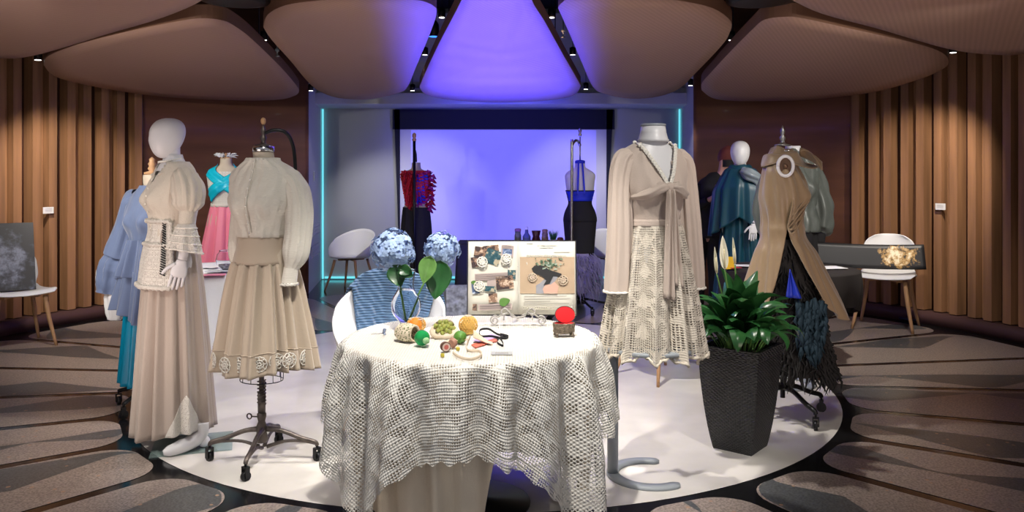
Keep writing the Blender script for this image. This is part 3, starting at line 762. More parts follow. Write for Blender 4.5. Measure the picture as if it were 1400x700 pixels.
# ---------------- scrapbook on its easel
BD = 4.07
bw = 151/F*BD; bh = 103/F*BD; bx0 = (638-700)/F*BD
M['scroll'] = mat('warm_grey_scroll', (.42, .40, .38), .5, metal=.3)
def smooth_line(p, r, name, m, par, k=8, n=8):
    bm = nb(); tube(bm, p, r, n=n, k=k); return obj(name, bm, m, par)
be = thing('scroll_easel', 'grey wrought metal scroll easel holding the scrapbook', 'easel', (.03, BD-.04, TZ), 0)
def spiral(cx, cz, r, s, turns=1.4, st=0):
    out = []
    for i in range(22):
        q = i/21; a = st+s*q*turns*2*pi; rr = r*(1-.72*q); out.append((cx+rr*cos(a), -.035, cz+rr*sin(a)))
    return out
for s in (-1, 1):
    bm = nb(); pts = [(s*.015, -.03, .045), (s*.05, -.033, .062), (s*.085, -.035, .052)]+[(s*(x_)+0, y_, z_) for x_, y_, z_ in spiral(.115, .026, .024, -1, 1.5, pi*.75)]
    tube(bm, pts, .0042, n=8, k=2); obj('scroll_foot', bm, M['scroll'], be)
    bm = nb(); tube(bm, [(s*.0, -.034, .040), (s*.03, -.036, .046), (s*.045, -.038, .070), (s*.065, -.038, .085), (s*.083, -.038, .068), (s*.070, -.038, .052), (s*.058, -.038, .062)], .0045, n=8); obj('scroll', bm, M['scroll'], be)
    bm = nb(); tube(bm, [(s*.07, -.05, .045), (s*.07, .0, .038), (s*.07, .045, .036), (s*.045, .075, .30)], .004, n=8, k=3); obj('back_bar', bm, M['scroll'], be)
bm = nb(); tube(bm, [(0, .075, .28), (0, .14, .004)], .004, n=8, k=1); obj('rear_leg', bm, M['scroll'], be)
bk = thing('scrapbook', 'open scrapbook of pasted photos and a leafy-haired portrait on the scroll easel', 'book', (bx0+bw/2, BD, TZ+.036))
bk.rotation_euler = (R(-9), 0, 0)
spl = (708-638)/151*bw-bw/2
bm = nb(); box(bm, (spl/2-bw/4, .006, bh/2), (spl+bw/2, .006, bh)); box(bm, ((spl+bw/2)/2, .006, bh/2), (bw/2-spl, .006, bh)); obj('cover', bm, mat('book_cover', (.03, .03, .035), .6), bk)
def pagefn(xa, xb, bulge):
    def fn(u, v): x = xa+(xb-xa)*u; q = (x-spl)/(xb-spl if abs(xb-spl) > .01 else xa-spl); return Vector((x, -.002-bulge*sin(pi*min(1, abs(q)))**.7, .006+(bh-.012)*v))
    return fn
for nm, xa, xb in (('left_page', -bw/2+.006, spl), ('right_page', spl, bw/2-.006)):
    bm = nb(); grid(bm, lambda u, v: pagefn(xa, xb, 0)(u, v), 8, 4, False)
    obj('page_block', bm, M['paper'], bk, solid=.008)
def pb(px, py, dy=-.008): # page point from photo coordinates
    return Vector(((px-638)/151*bw-bw/2, dy, (432-py)/103*bh+.0))
def card(px0, py0, px1, py1, ang, m, name, dy=-.009, lab=None, th=.0012):
    a = pb((px0+px1)/2, (py0+py1)/2, dy); sx = (px1-px0)/151*bw; sz = (py1-py0)/103*bh; bm = nb()
    box(bm, a, (sx, th, sz), Matrix.Rotation(R(ang), 3, 'Y')); return obj(name, bm, m, bk, lab)
def photo_mat(name, a, b, c, sc):
    m = bpy.data.materials.new(name); m.use_nodes = True; g = NT(m); bb = g.nt.nodes['Principled BSDF']; bb.inputs['Roughness'].default_value = .5
    tc = g.n('ShaderNodeTexCoord'); n = g.n('ShaderNodeTexNoise'); n.inputs['Scale'].default_value = sc; n.inputs['Detail'].default_value = 3; g.lk(tc.outputs['Object'], n.inputs['Vector'])
    rp = g.n('ShaderNodeValToRGB'); rp.color_ramp.interpolation = 'CONSTANT'; e = rp.color_ramp.elements
    e[0].position = 0; e[0].color = (*a, 1); e[1].position = .45; e[1].color = (*b, 1); k = e.new(.56); k.color = (*c, 1); g.lk(n.outputs[0], rp.inputs[0]); g.lk(rp.outputs[0], bb.inputs['Base Color']); return m
ph1 = photo_mat('photo_print_brown', (.05, .03, .03), (.25, .15, .10), (.55, .42, .32), 40)
ph2 = photo_mat('photo_print_teal', (.01, .06, .08), (.04, .10, .12), (.40, .35, .25), 45)
ph3 = photo_mat('photo_print_blue', (.08, .12, .22), (.16, .22, .36), (.55, .60, .70), 50)
tagp = mat('pink_grey_note', (.42, .34, .32), .8)
for i, c in enumerate([(648, 338, 664, 352, 8, ph1), (660, 336, 682, 350, -6, ph1), (663, 342, 684, 362, 18, ph2), (685, 336, 702, 352, 4, tagp), (687, 341, 700, 349, 4, ph3), (644, 352, 658, 366, -8, ph1),
                       (649, 374, 700, 384, -3, tagp), (694, 370, 705, 382, 2, ph2), (666, 377, 690, 392, 0, tagp), (678, 378, 702, 396, -6, ph1), (645, 386, 655, 402, -6, ph3), (663, 392, 678, 399, 2, ph2),
                       (668, 402, 680, 414, -4, ph1), (654, 416, 700, 424, -2, tagp), (646, 416, 652, 425, 0, ph1)]):
    card(*c, 'pasted_photo', -.0085-.0006*i)
for px, py in ((659, 359), (692, 355), (655, 392)):
    bm = nb(); n = Vector((0, -1, 0)); rosette(bm, pb(px, py, -.018), n, .024); obj('lace_doily', bm, mat('doily_thread', (.7, .68, .62), .9), bk)
def leafshape(px, py, L, w_, ang, m, name='pressed_leaf', dy=-.02):
    c = pb(px, py, dy); pts = []
    for i in range(20):
        a = 2*pi*i/20; x = L/2*cos(a); z = w_/2*sin(a)*(1-.35*cos(a)); pts.append(c+Vector((x*cos(ang)-z*sin(ang), 0, x*sin(ang)+z*cos(ang))))
    bm = nb(); prism(bm, pts, (0, -.0015, 0)); return obj(name, bm, m, bk)
leafshape(690, 413, .055, .04, .3, M['leaf_light']); leafshape(648, 387, .02, .028, 1.2, M['leaf_light'])
for k, (xa, xb, ya) in enumerate([(687, 700, 335.5), (686, 699, 337.8), (650, 697, 376), (650, 697, 378.5), (650, 694, 381), (656, 698, 418), (656, 698, 421)]):
    card(xa, ya, xb, ya+.6, -2, M['ink'], 'handwriting', -.0195)
# right page: kraft sheet with a woman in profile whose hair is a bunch of leaves
card(711, 352, 786, 402, 0, M['kraft'], 'kraft_sheet', -.009)
rg = random.Random(9)
bm = nb(); prism(bm, [pb(*q, -.0105) for q in ((733, 402), (733, 391), (738, 388), (744, 383), (748, 376), (757, 372), (763, 380), (757, 388), (760, 396), (761, 402))], (0, -.001, 0)); obj('portrait_shoulder', bm, mat('print_greyskin', (.30, .30, .33), .6), bk)
bm = nb(); prism(bm, [pb(*q, -.012) for q in ((744, 402), (742, 396), (747, 388), (753, 390), (758, 386), (764, 392), (762, 402))], (0, -.001, 0)); obj('portrait_blush', bm, mat('print_pink', (.60, .36, .28), .6), bk)
bm = nb(); prism(bm, [pb(*q, -.0135) for q in ((727, 368), (731, 364), (741, 363), (752, 370), (768, 375), (768, 379), (757, 378), (751, 389), (743, 391), (747, 384), (742, 379), (730, 374))], (0, -.001, 0)); obj('portrait_hair', bm, mat('print_black', (.02, .02, .022), .6), bk)
bm = nb()
for i in range(70):
    px = rg.gauss(752, 8.5); py = rg.gauss(361, 4.5)
    if not (731 < px < 773 and 349 < py < 374): continue
    c = pb(px, py, -.0145-rg.uniform(0, .002)); a = rg.uniform(0, 6.28); L = rg.uniform(.005, .011)
    pts = [c+Vector((L*cos(a+q)*(1 if j % 2 == 0 else .45), 0, L*sin(a+q)*(1 if j % 2 == 0 else .45))) for j, q in enumerate((0, pi/2, pi, 3*pi/2))]
    prism(bm, pts, (0, -.0006, 0), mi=i % 3)
o = obj('portrait_leaves', bm, [mat('sage', (.16, .24, .16), .8), mat('dark_sage', (.05, .10, .06), .8), mat('pale_sage', (.34, .42, .34), .8)], bk, weld=False); o['kind'] = 'stuff'
bm = nb()
for i in range(16): rp_ = pb(722+i*3.4, 350.5, -.011); tube(bm, [rp_+Vector((.006*cos(q), 0, .006*sin(q))) for q in [j*pi/4 for j in range(9)]], .0013, n=5, k=1)
for i in range(22): rp_ = pb(716+i*3.1, 421.5, -.011); tube(bm, [rp_+Vector((.006*cos(q), 0, .006*sin(q))) for q in [j*pi/4 for j in range(9)]], .0013, n=5, k=1)
o = obj('lace_trim', bm, mat('cream_thread', (.72, .68, .58), .9), bk)
bm = nb(); rosette(bm, pb(770, 384, -.0115), Vector((0, -1, 0)), .022); rosette(bm, pb(728, 380, -.0115), Vector((0, -1, 0)), .02); obj('paper_flower', bm, mat('faint_thread', (.52, .42, .32), .9), bk)
for k, (xa, xb, ya) in enumerate([(720, 729, 333), (735, 762, 336), (738, 757, 339), (758, 780, 345), (716, 775, 405), (716, 780, 408.5), (716, 752, 412), (716, 778, 415)]):
    card(xa, ya, xb, ya+.5, -.6, mat('faint_ink', (.38, .36, .34), .8), 'handwriting', -.009)

# ---------------- trinket box with a red lined lid
jp = T(771, 459); t = thing('trinket_box', 'small ornate metal trinket box with its red velvet lined lid open', 'box', jp, R(8))
m_br = mat('antique_brass', (.20, .16, .12), .45, metal=.7, bump=.9, bscale=120, var=.4, vscale=80)
bm = nb(); lathe(bm, [(.046, .014), (.052, .022), (.050, .035), (.053, .056), (.053, .060), (.047, .060), (.045, .024), (.001, .022)], n=28, sy=.72, cap1=False); obj('box_body', bm, m_br, t)
for a in (40, 140, 220, 320):
    bm = nb(); c = Vector((.042*cos(R(a)), .03*sin(R(a)), 0)); tube(bm, [c+Vector((0, 0, .022)), c*1.12+Vector((0, 0, .012)), c*1.2+Vector((0, 0, .001))], [.008, .006, .008], n=8, k=3); obj('foot', bm, m_br, t)
bm = nb(); lathe(bm, [(.001, .052), (.045, .054), (.047, .058)], n=28, sy=.72, cap1=False); obj('lining', bm, mat('red_velvet', (.60, .006, .012), .8, sheen=.2), t, 'red velvet lining')
bm = nb(); lathe(bm, [(.001, -.012), (.040, -.009), (.051, 0), (.052, .004)], n=28, sy=.78, cap1=False); lid = obj('lid', bm, m_br, t, loc=(.012, .035, .090))
lid.rotation_euler = (R(70), 0, R(12))
bm = nb(); lathe(bm, [(.001, .004), (.044, .004), (.049, .003)], n=28, sy=.78, cap1=False); obj('lid_lining', bm, mat('red_velvet', (.6, .006, .012)), lid, 'red velvet lining')

# ---------------- string bags with fruit
cot = mat('unbleached_cotton', (.66, .55, .42), .9, bump=.3, bscale=120)
def net_sack(px, py, r, name, lbl, cell_m, yaw, sz=(1, 1, .75), mouth=.25):
    """open mesh pouch lying on its side: knotted strands on a bulb"""
    c = T(px, py); c.z = TZ+r*sz[2]
    t = thing(name, lbl, 'bag', c, yaw, 'mesh produce bags'); bm = nb()
    def fn(u, v):
        a = u*2*pi; th = pi*(mouth+(1-mouth)*v)*.98; s = sin(th)
        return Vector((r*s*cos(a)*sz[0], r*s*sin(a)*sz[1], r*cos(th)*sz[2]))
    q = 18
    for k in range(q):
        for sgn in (1, -1):
            tube(bm, [fn(k/q+sgn*v*.35, v) for v in [j/8 for j in range(9)]], .0016, n=4, k=1)
    obj('net', bm, cell_m, t, weld=False)
    bm = nb(); tube(bm, [fn(k/16, 0) for k in range(17)], .006, n=6, k=1, flat=.5); obj('rim_band', bm, cot, t)
    return t, c
def pile(c, r, n, spread, m, name, label_fmt, cat, group, seed=1, up=.01, sz=(1, 1, 1)):
    rg = random.Random(seed)
    for i in range(n):
        a = i*2.4; q = spread*sqrt((i+.5)/n); bm = nb(); ball(bm, (0, 0, 0), r, 7, s=sz)
        o = obj(name, bm, m, loc=(c.x+q*cos(a), c.y+q*sin(a)*.7, c.z+up*(1-q/spread))); tag(o, label_fmt, cat, group)
# orange in a yellow net
org = T(568, 456); bm = nb(); ball(bm, (0, 0, 0), .034, 12); tag(obj('orange', bm, mat('orange_peel', (.85, .25, .02), .5, bump=.3, bscale=150), loc=org+Vector((0, 0, .040))), 'bright orange fruit in the mesh bag nearest the vase', 'fruit')
net_sack(569, 455, .045, 'produce_bag', 'mesh bag around the orange, closest to the vase', mat('yellow_net', (.75, .45, .12), .8), .3, (1, 1, .85))
# cream holey sack and green glass ball
sk = T(557, 466)
t = thing('string_bag', 'cream cotton bag with green and dark dots holding the green glass ball', 'bag', sk+Vector((0, 0, 0)), 0, 'mesh produce bags')
dots = bpy.data.materials.new('dotted_net_cotton'); dots.use_nodes = True; g = NT(dots); bb = g.nt.nodes['Principled BSDF']; bb.inputs['Roughness'].default_value = .85
tc = g.n('ShaderNodeTexCoord'); vv = g.n('ShaderNodeTexVoronoi'); vv.inputs['Scale'].default_value = 110; g.lk(tc.outputs['Object'], vv.inputs['Vector'])
rp = g.n('ShaderNodeValToRGB'); rp.color_ramp.interpolation = 'CONSTANT'; rp.color_ramp.elements[0].color = (.14, .17, .06, 1); rp.color_ramp.elements[1].position = .38; rp.color_ramp.elements[1].color = (.70, .60, .46, 1)
g.lk(vv.outputs['Distance'], rp.inputs[0]); g.lk(rp.outputs[0], bb.inputs['Base Color'])
bm = nb(); tube(bm, [(-.052, .03, .035), (-.03, .01, .038), (.0, -.015, .040), (.035, -.035, .040)], [.010, .034, .040, .036], n=28, k=6, mod=lambda u, v: 1+.05*sin(7*u*2*pi+4*v), cap=False)
obj('bag_cloth', bm, dots, t, solid=.002)
bm = nb(); tube(bm, [Vector((.037, -.038, .040))+Vector((.030*cos(q)*.6, .030*cos(q)*.6, .034*sin(q))) for q in [j*pi/8 for j in range(17)]], .005, n=6, k=1); obj('rim_band', bm, cot, t)
gp = T(577, 473); bm = nb(); ball(bm, (0, 0, 0), .034, 14); o = obj('glass_float', bm, mat('green_glass', (.02, .38, .10), .08, trans=.35, ior=1.5), loc=gp+Vector((0, 0, .035))); tag(o, 'dark green glass ball peeking out of the dotted cotton bag', 'glass ball')
bm = nb(); lathe(bm, [(.014, 0), (.014, .012), (.001, .012)], n=16, cap1=False); cp_ = obj('stopper', bm, mat('pale_green_wax', (.28, .50, .25), .5), o, 'pale green round stopper', loc=(.018, -.026, -.008)); cp_.rotation_euler = (R(75), 0, R(30))
# grapes in the middle sack
gc = T(607, 462)
t = thing('string_bag', 'cream cotton bag lying open around the green grapes', 'bag', gc, 0, 'mesh produce bags')
bm = nb(); 
def fn(u, v):
    a = u*2*pi; s = sin(pi*.5*(1-.0*v)); r_ = .062*(.55+.45*sin(pi*(.15+.75*v)))
    return Vector((r_*cos(a)*1.05, r_*sin(a)*.62+.02*v, .002+.058*v*(1+.45*sin(a))*.9))
grid(bm, fn, 40, 12, True, True, False); obj('bag_cloth', bm, cot, t, solid=.003)
gr = mat('green_grape', (.30, .32, .08), .25, var=.35, vscale=12, sub=.1)
rg = random.Random(2)
for i in range(22):
    a = i*2.4; q = .036*sqrt((i+.5)/22); bm = nb(); ball(bm, (0, 0, 0), .0105, 6, s=(1, 1, 1.15))
    o = obj('grape', bm, gr, loc=gc+Vector((q*cos(a)*1.2, q*sin(a)*.8+.004, .050+.020*sin(a)*(q/.036)-.010*(q/.036)+.006*(i % 3)))); tag(o, 'green grape heaped in the middle cotton bag', 'grape', 'grapes in the cotton bag')
# pear in yellow net, green lime, cotton bag mouth
yp = T(640, 457); bm = nb(); lathe(bm, [(.001, 0), (.030, .006), (.038, .03), (.032, .055), (.018, .075), (.001, .08)], n=20, cap0=False, cap1=False)
tag(obj('pear', bm, mat('yellow_pear', (.62, .42, .10), .5, var=.3, vscale=40), loc=yp), 'yellow pear in netting behind the green lime', 'fruit')
t, c_ = net_sack(640, 457, .044, 'produce_bag', 'yellow mesh bag around the pear, behind the lime', mat('yellow_net', (.75, .45, .12)), .1, (1, 1, 1), .1)
bm = nb(); lp = T(629, 470); lathe(bm, [(.001, -.03), (.018, -.026), (.029, 0), (.02, .022), (.006, .03), (.001, .032)], n=20, cap0=False, cap1=False)
o = obj('lime', bm, mat('lime_peel', (.10, .26, .04), .45, bump=.2, bscale=150), loc=lp+Vector((0, 0, .029))); o.rotation_euler = (R(80), R(20), 0); tag(o, 'dark green lime in front of the netted pear', 'fruit')
t = thing('string_bag', 'cream cotton bag draped right of the pear with its strap looping forward', 'bag', T(655, 470), 0, 'mesh produce bags')
bm = nb(); grid(bm, lambda u, v: Vector((-.025+.085*u, .01+.045*(v-.5)-.02*u, .004+.055*sin(pi*(.15+.7*v))*(1-u)**1.3+.004*nz(u*4, v*4, 1))), 16, 12, False)
obj('bag_cloth', bm, cot, t, solid=.003)
def tl(pts, z=TZ, base=None): return [T(a, b, z)-(base or Vector()) for a, b in pts]
b0 = T(655, 470)
bm = nb()
sp_ = smoothpath(tl([(643, 462), (638, 474), (640, 482), (655, 483), (658, 489), (645, 494), (630, 492), (619, 485)], TZ, b0), 6)
grid(bm, lambda u, v: sp_[round(v*(len(sp_)-1))]+Vector((0, 0, .003+.012*u)) if True else None, 2, len(sp_)-1, False); obj('strap', bm, cot, t, solid=.003)
bm = nb(); sp2 = smoothpath([Vector(q) for q in ((-.14, -.03, .01), (-.11, -.035, .02), (-.08, -.02, .016), (-.05, -.015, .02))], 6)
grid(bm, lambda u, v: sp2[round(v*(len(sp2)-1))]+Vector((0, .03*u, .002)), 3, len(sp2)-1, False); obj('bag_flap', bm, cot, t, solid=.003)
# spinning cork pieces
for px, py, m1, lbl, cat, nm in ((609, 481, mat('red_label', (.50, .12, .10), .5), 'round dark cap with a red printed face by the cotton strap', 'round game piece', 'printed_disc'),):
    c = T(px, py); t = thing(nm, lbl, cat, c+Vector((0, 0, .0215)), R(25))
    bm = nb(); tube(bm, [(0, -.010, 0), (0, .012, 0)], [.021, .020], n=24, k=1); obj('disc_body', bm, mat('dark_cork', (.12, .06, .04), .6), t)
    bm = nb(); tube(bm, [(0, -.0115, 0), (0, -.010, 0)], .017, n=24, k=1); obj('disc_face', bm, mat('cream_print', (.62, .50, .42), .5), t, 'cream printed face')
    bm = nb(); tube(bm, [(0, -.0125, 0), (0, -.0115, 0)], .010, n=16, k=1); obj('print', bm, m1, t, 'red print')
bm = nb(); c = T(619, 476); tube(bm, [(0, -.012, 0), (0, 0, 0), (0, .014, 0)], [.014, .023, .014], n=20, k=4); o = obj('wooden_knob', bm, mat('pink_wood', (.42, .22, .15), .45), loc=c+Vector((0, 0, .023))); o.rotation_euler = (0, 0, R(-40)); tag(o, 'rounded brown wooden knob just behind the red jar cap', 'knob')
for px, py, w_ in ((605, 488, 'in front of the red jar cap'), (626, 479, 'right of the wooden knob')):
    bm = nb(); box(bm, (0, 0, .007), (.016, .015, .014), taper=.9); tag(obj('candy', bm, mat('yellow_wrap', (.50, .42, .04), .4), loc=T(px, py), bevel=.003), 'small yellow wrapped sweet '+w_, 'sweet', 'yellow sweets')
# leaflets, lanyard, name card, pin
for i, (pts, m, lbl) in enumerate(([[(644, 472), (650, 476), (682, 466), (672, 463)], mat('coral_paper', (.75, .16, .10), .6), 'coral red leaflet poking out beside the cotton bag'], [[(646, 467), (655, 470), (684, 462), (672, 458)], mat('lilac_paper', (.50, .38, .66), .6), 'lilac leaflet lying over the coral one'])):
    bm = nb(); q = [T(a, b)+Vector((0, 0, .002+.003*i)) for a, b in pts]; prism(bm, q, (0, 0, .0012)); tag(obj('leaflet', bm, m), lbl, 'leaflet')
t = thing('lanyard', 'black ribbon lanyard looped beside the leaflets', 'lanyard', T(675, 463)); b0 = T(675, 463)
for k, pts in enumerate(([(655, 460), (657, 454), (668, 453), (680, 460), (694, 464)], [(655, 458), (658, 463), (672, 463), (690, 466), (695, 463), (684, 460)], [(687, 463), (681, 467), (680, 472), (687, 476), (688, 473), (684, 466)])):
    q = smoothpath(tl(pts, TZ, b0), 6); bm = nb(); grid(bm, lambda u, v: q[round(v*(len(q)-1))]+Vector((0, 0, .006+.010*u)), 1, len(q)-1, False); obj('ribbon', bm, M['black'], t, solid=.0015)
c = T(686, 484); t = thing('name_card', 'white name card with dark edge lines at the front of the table', 'card', c, 0)
bm = nb(); box(bm, (0, 0, .002), (.088, .034, .003)); obj('card_body', bm, mat('white_card', (.75, .75, .76), .5), t)
for y_ in (.014, -.014): bm = nb(); box(bm, (0, y_, .0042), (.088, .0035, .001)); obj('edge_line', bm, M['ink'], t)
for y_ in (.004, -.003):
    bm = nb()
    for j in range(9): box(bm, (-.024+.006*j, y_, .0040), (.004, .0045, .0008))
    obj('lettering', bm, mat('grey_print', (.35, .35, .36), .7), t)
c = T(521, 458); t = thing('hat_pin', 'thin metal pin with a blue and silver head on the left of the table', 'pin', c)
bm = nb(); cylx(bm, (-.045, -.005, .004), (.012, .0, .008), .0014, 6); obj('shaft', bm, M['chrome'], t)
bm = nb(); cylx(bm, (.012, .0, .008), (.018, -.004, .028), .006, 10, r2=.008); cylx(bm, (.012, .0, .008), (.020, -.012, .006), .005, 10); obj('pin_head', bm, mat('steel_blue', (.25, .30, .42), .3, metal=.6), t, 'blue and silver head')

# ================================================================ CHAIRS
def shell_tub(par, m):
    """armed tub shell: rim dips at the front, rises round the back"""
    bm = nb()
    def fn(u, v):
        a = u*2*pi; back = .5+.5*sin(a)                      # 1 at the back (+y), 0 at the front
        side = abs(cos(a)); rimz = .455+.005+.20*max(0, min(1, (back-.12)/.5))**.7+.14*max(0, (back-.55)/.45)**1.2
        rr = .305*(1-.06*side); r = rr*min(1, (v**.62)); s = max(0, (v-.55)/.45)
        flat = .435+.012*(v/.55)**2 if v < .55 else None
        rin = .235
        if v <= .55: q = v/.55; return Vector((rin*q*cos(a)*1.02, rin*q*sin(a)*.98-.0, .430+.012*q*q))
        q = s; z = .442+(rimz-.442)*q**1.1; ro = rin+(rr-rin)*(1-(1-q)**2)+ .02*back*q
        return Vector((ro*cos(a)*1.02, ro*sin(a)*.98+.02*back*q, z))
    grid(bm, fn, 56, 24, True); bmesh.ops.remove_doubles(bm, verts=bm.verts, dist=.0008)
    return obj('seat_shell', bm, m, par, solid=.012)
def wood_legs(par, h=.43, spread=.25, top=.14):
    for i, (sx, sy) in enumerate(((-1, -1), (1, -1), (1, 1), (-1, 1))):
        bm = nb(); tube(bm, [(sx*spread, sy*spread, 0), (sx*(spread*.45+top*.55), sy*(spread*.45+top*.55), h*.55), (sx*top*1.1, sy*top*1.1, h-.02)], [.011, .017, .019], n=12, k=3); obj('leg', bm, M['oak'], par)
    bm = nb()
    for sgn in (-1, 1): box(bm, (0, 0, h-.02), (top*2.5, .035, .022), Matrix.Rotation(sgn*pi/4, 3, 'Z'))
    obj('leg_frame', bm, M['oak'], par)
def tub_chair(lbl, loc, rz):
    t = thing('tub_chair', lbl, 'chair', loc, rz, 'white tub chairs on wooden legs'); shell_tub(t, M['white_plastic']); wood_legs(t); return t
def side_chair(lbl, loc, rz):
    t = thing('side_chair', lbl, 'chair', loc, rz, 'white side chairs on wooden legs'); bm = nb()
    prof = smoothpath([(0, -.24, .425), (0, -.19, .452), (0, -.05, .435), (0, .10, .430), (0, .19, .455), (0, .235, .53), (0, .255, .64), (0, .275, .775)], 5); N = len(prof)-1
    def fn(u, v):
        p = prof[round(v*N)]; x = 2*u-1
        w_ = lerp_list([.215, .245, .25, .235, .215, .20, .22, .21, .15], v); e = max(0, (v-.93)/.07); w_ *= 1-.25*e*e
        return Vector((x*w_, p.y-.05*x*x*min(1, max(0, v-.5)*3), p.z+.018*x*x*(1 if v < .6 else 0)-(.012*abs(x)**3 if v > .95 else 0)))
    grid(bm, fn, 18, N, False); obj('seat_shell', bm, M['white_plastic'], t, solid=.012, sub=1); wood_legs(t, .43, .23, .15); return t
# the chair with the knitted shawl, behind the table
c4 = Vector(((532-700)/F*4.72, 4.72, 0))
t = tub_chair('white tub chair behind the front table, carrying the blue knitted shawl', c4, R(4)); t.scale = (1.06, 1.06, 1.10)
bm = nb()
def fn(u, v):   # shawl draped over the back rim: down the front, up and over
    a = R(36)+(R(140)-R(36))*u; s = v
    rim = .46+.20*1+.14*max(0, (.5+.5*sin(a)-.55)/.45)**1.2
    if s < .5: q = s/.5; r_ = .222+.075*q; z = .50+(rim-.50+.02)*q
    else: q = (s-.5)/.5; r_ = .297+.065*sin(q*pi*.5); z = rim+.02+.012*sin(q*pi)-.36*q*q
    r_ += .016*nz(cos(a)*3, sin(a)*3, z*3, 2.2)+.01*sin(14*a+5*v)*(.3+q); z += .03*nz(a*3, v*3, 4)
    return Vector((r_*cos(a)*1.03, r_*sin(a)+.02, z))
grid(bm, fn, 70, 50, False)
m_k = M['knit']; g = NT(m_k)
wv = g.n('ShaderNodeTexWave'); wv.inputs['Scale'].default_value = 22; wv.bands_direction = 'Z'; tc = g.n('ShaderNodeTexCoord'); g.lk(tc.outputs['Object'], wv.inputs[0])
w2 = g.n('ShaderNodeTexWave'); w2.inputs['Scale'].default_value = 9; w2.bands_direction = 'DIAGONAL'; g.lk(tc.outputs['Object'], w2.inputs[0])
mxh = g.math('ADD', g.math('MULTIPLY', wv.outputs['Fac'], .8), w2.outputs['Fac']); bp = g.n('ShaderNodeBump'); bp.inputs['Strength'].default_value = 1; bp.inputs['Distance'].default_value = .012
g.lk(mxh, bp.inputs['Height']); g.lk(bp.outputs[0], g.nt.nodes['Principled BSDF'].inputs['Normal'])
o = obj('knitted_shawl', bm, m_k, loc=c4, solid=.014); o.scale = (1.07, 1.07, 1.12); o.rotation_euler = (0, 0, R(4)); tag(o, 'chunky blue knitted shawl draped over the back of the white tub chair', 'shawl')
tub_chair('white tub chair alone at the left of the alcove', (-2.15, 10.85, 0), R(-20))
tub_chair('white tub chair in the alcove just right of the black dress, half hidden', ((838-700)/F*10.9, 10.9, 0), R(20))
t = tub_chair('white tub chair behind the crochet skirt, only its wooden legs visible', ((905-700)/F*6.15, 6.15, 0), R(30))
rc_ = side_chair('white side chair against the right slat wall with a long dark banner across it', (P(1211, 8.15, z=0).x, 8.15, 0), R(-32))
rc_.scale = (1.19, 1.19, 1.19)
lc_ = side_chair('white side chair at the left edge with a dark floral picture on it', (P(22, 7.25, z=0).x, 7.25, 0), R(46))
lc_.scale = (1.1, 1.1, 1.1)
def floral(name, dark, lo, hi, centre, sc, rad, mid):
    m = bpy.data.materials.new(name); m.use_nodes = True; g = NT(m); bb = g.nt.nodes['Principled BSDF']; bb.inputs['Roughness'].default_value = .45
    tc = g.n('ShaderNodeTexCoord'); n = g.n('ShaderNodeTexNoise'); n.inputs['Scale'].default_value = sc; n.inputs['Detail'].default_value = 6; n.inputs['Roughness'].default_value = .65; g.lk(tc.outputs['Object'], n.inputs['Vector'])
    mp = g.n('ShaderNodeMapping'); mp.inputs['Location'].default_value = [-c for c in centre]; g.lk(tc.outputs['Object'], mp.inputs[0])
    m2 = g.n('ShaderNodeMapping'); m2.inputs['Scale'].default_value = rad; g.lk(mp.outputs[0], m2.inputs[0])
    ln = g.n('ShaderNodeVectorMath', operation='LENGTH'); g.lk(m2.outputs[0], ln.inputs[0])
    f = g.math('SUBTRACT', g.math('ADD', n.outputs[0], .30), g.math('MULTIPLY', ln.outputs['Value'], .42))
    rp = g.n('ShaderNodeValToRGB'); e = rp.color_ramp.elements; e[0].position = mid; e[0].color = (*dark, 1); e[1].position = mid+.22; e[1].color = (*hi, 1); k = e.new(mid+.09); k.color = (*lo, 1)
    g.lk(f, rp.inputs[0]); g.lk(rp.outputs[0], bb.inputs['Base Color']); return m
# banner across the right chair
bl, br = P(1112, 8.35, 331), P(1261, 8.0, 333); hb = .24
t = thing('printed_banner', 'long dark banner with a golden flower print resting on the right chair', 'banner', (bl+br)/2-Vector((0, 0, .10)))
d = (br-bl); bm = nb()
grid(bm, lambda u, v: Vector((-d.x/2+d.x*u, -d.y/2+d.y*u-.02+.05*(v-1)*1.0+.01*sin(u*5), .10-hb*(1-v)+.015*sin(pi*u)*-1)), 30, 6, False)
obj('printed_cloth', bm, floral('banner_print', (.012, .012, .014), (.42, .25, .08), (.80, .72, .52), (.27, -.03, -.03), 14, (5.2, 3, 7), .44), t, solid=.012)
# picture on the left chair
t = thing('floral_picture', 'dark panel with a faint blue grey flower print leaning on the left chair', 'picture', P(12, 7.22, z=.47), R(38))
bm = nb(); box(bm, (0, .08, .32), (.42, .014, .62), Matrix.Rotation(R(-16), 3, 'X')); obj('panel', bm, floral('picture_print', (.018, .018, .022), (.06, .065, .09), (.22, .24, .32), (.0, 0, .26), 9, (3.0, 2, 2.6), .53), t, bevel=.002)
# black folded stand on the floor at right
a, b = floorP(1230, 438), floorP(1300, 447)
t = thing('folded_stand', 'long black folded stand lying on the floor beside the right slat wall', 'stand', (a+b)/2); d = b-a
bm = nb(); cylx(bm, -d/2+Vector((0, 0, .022)), d/2+Vector((0, 0, .022)), .018, 10); obj('pole', bm, M['black_metal'], t)
bm = nb(); cylx(bm, -d/2+Vector((.15, -.06, .014)), d*.3+Vector((0, -.05, .014)), .012, 8); obj('folded_leg', bm, M['black_metal'], t)
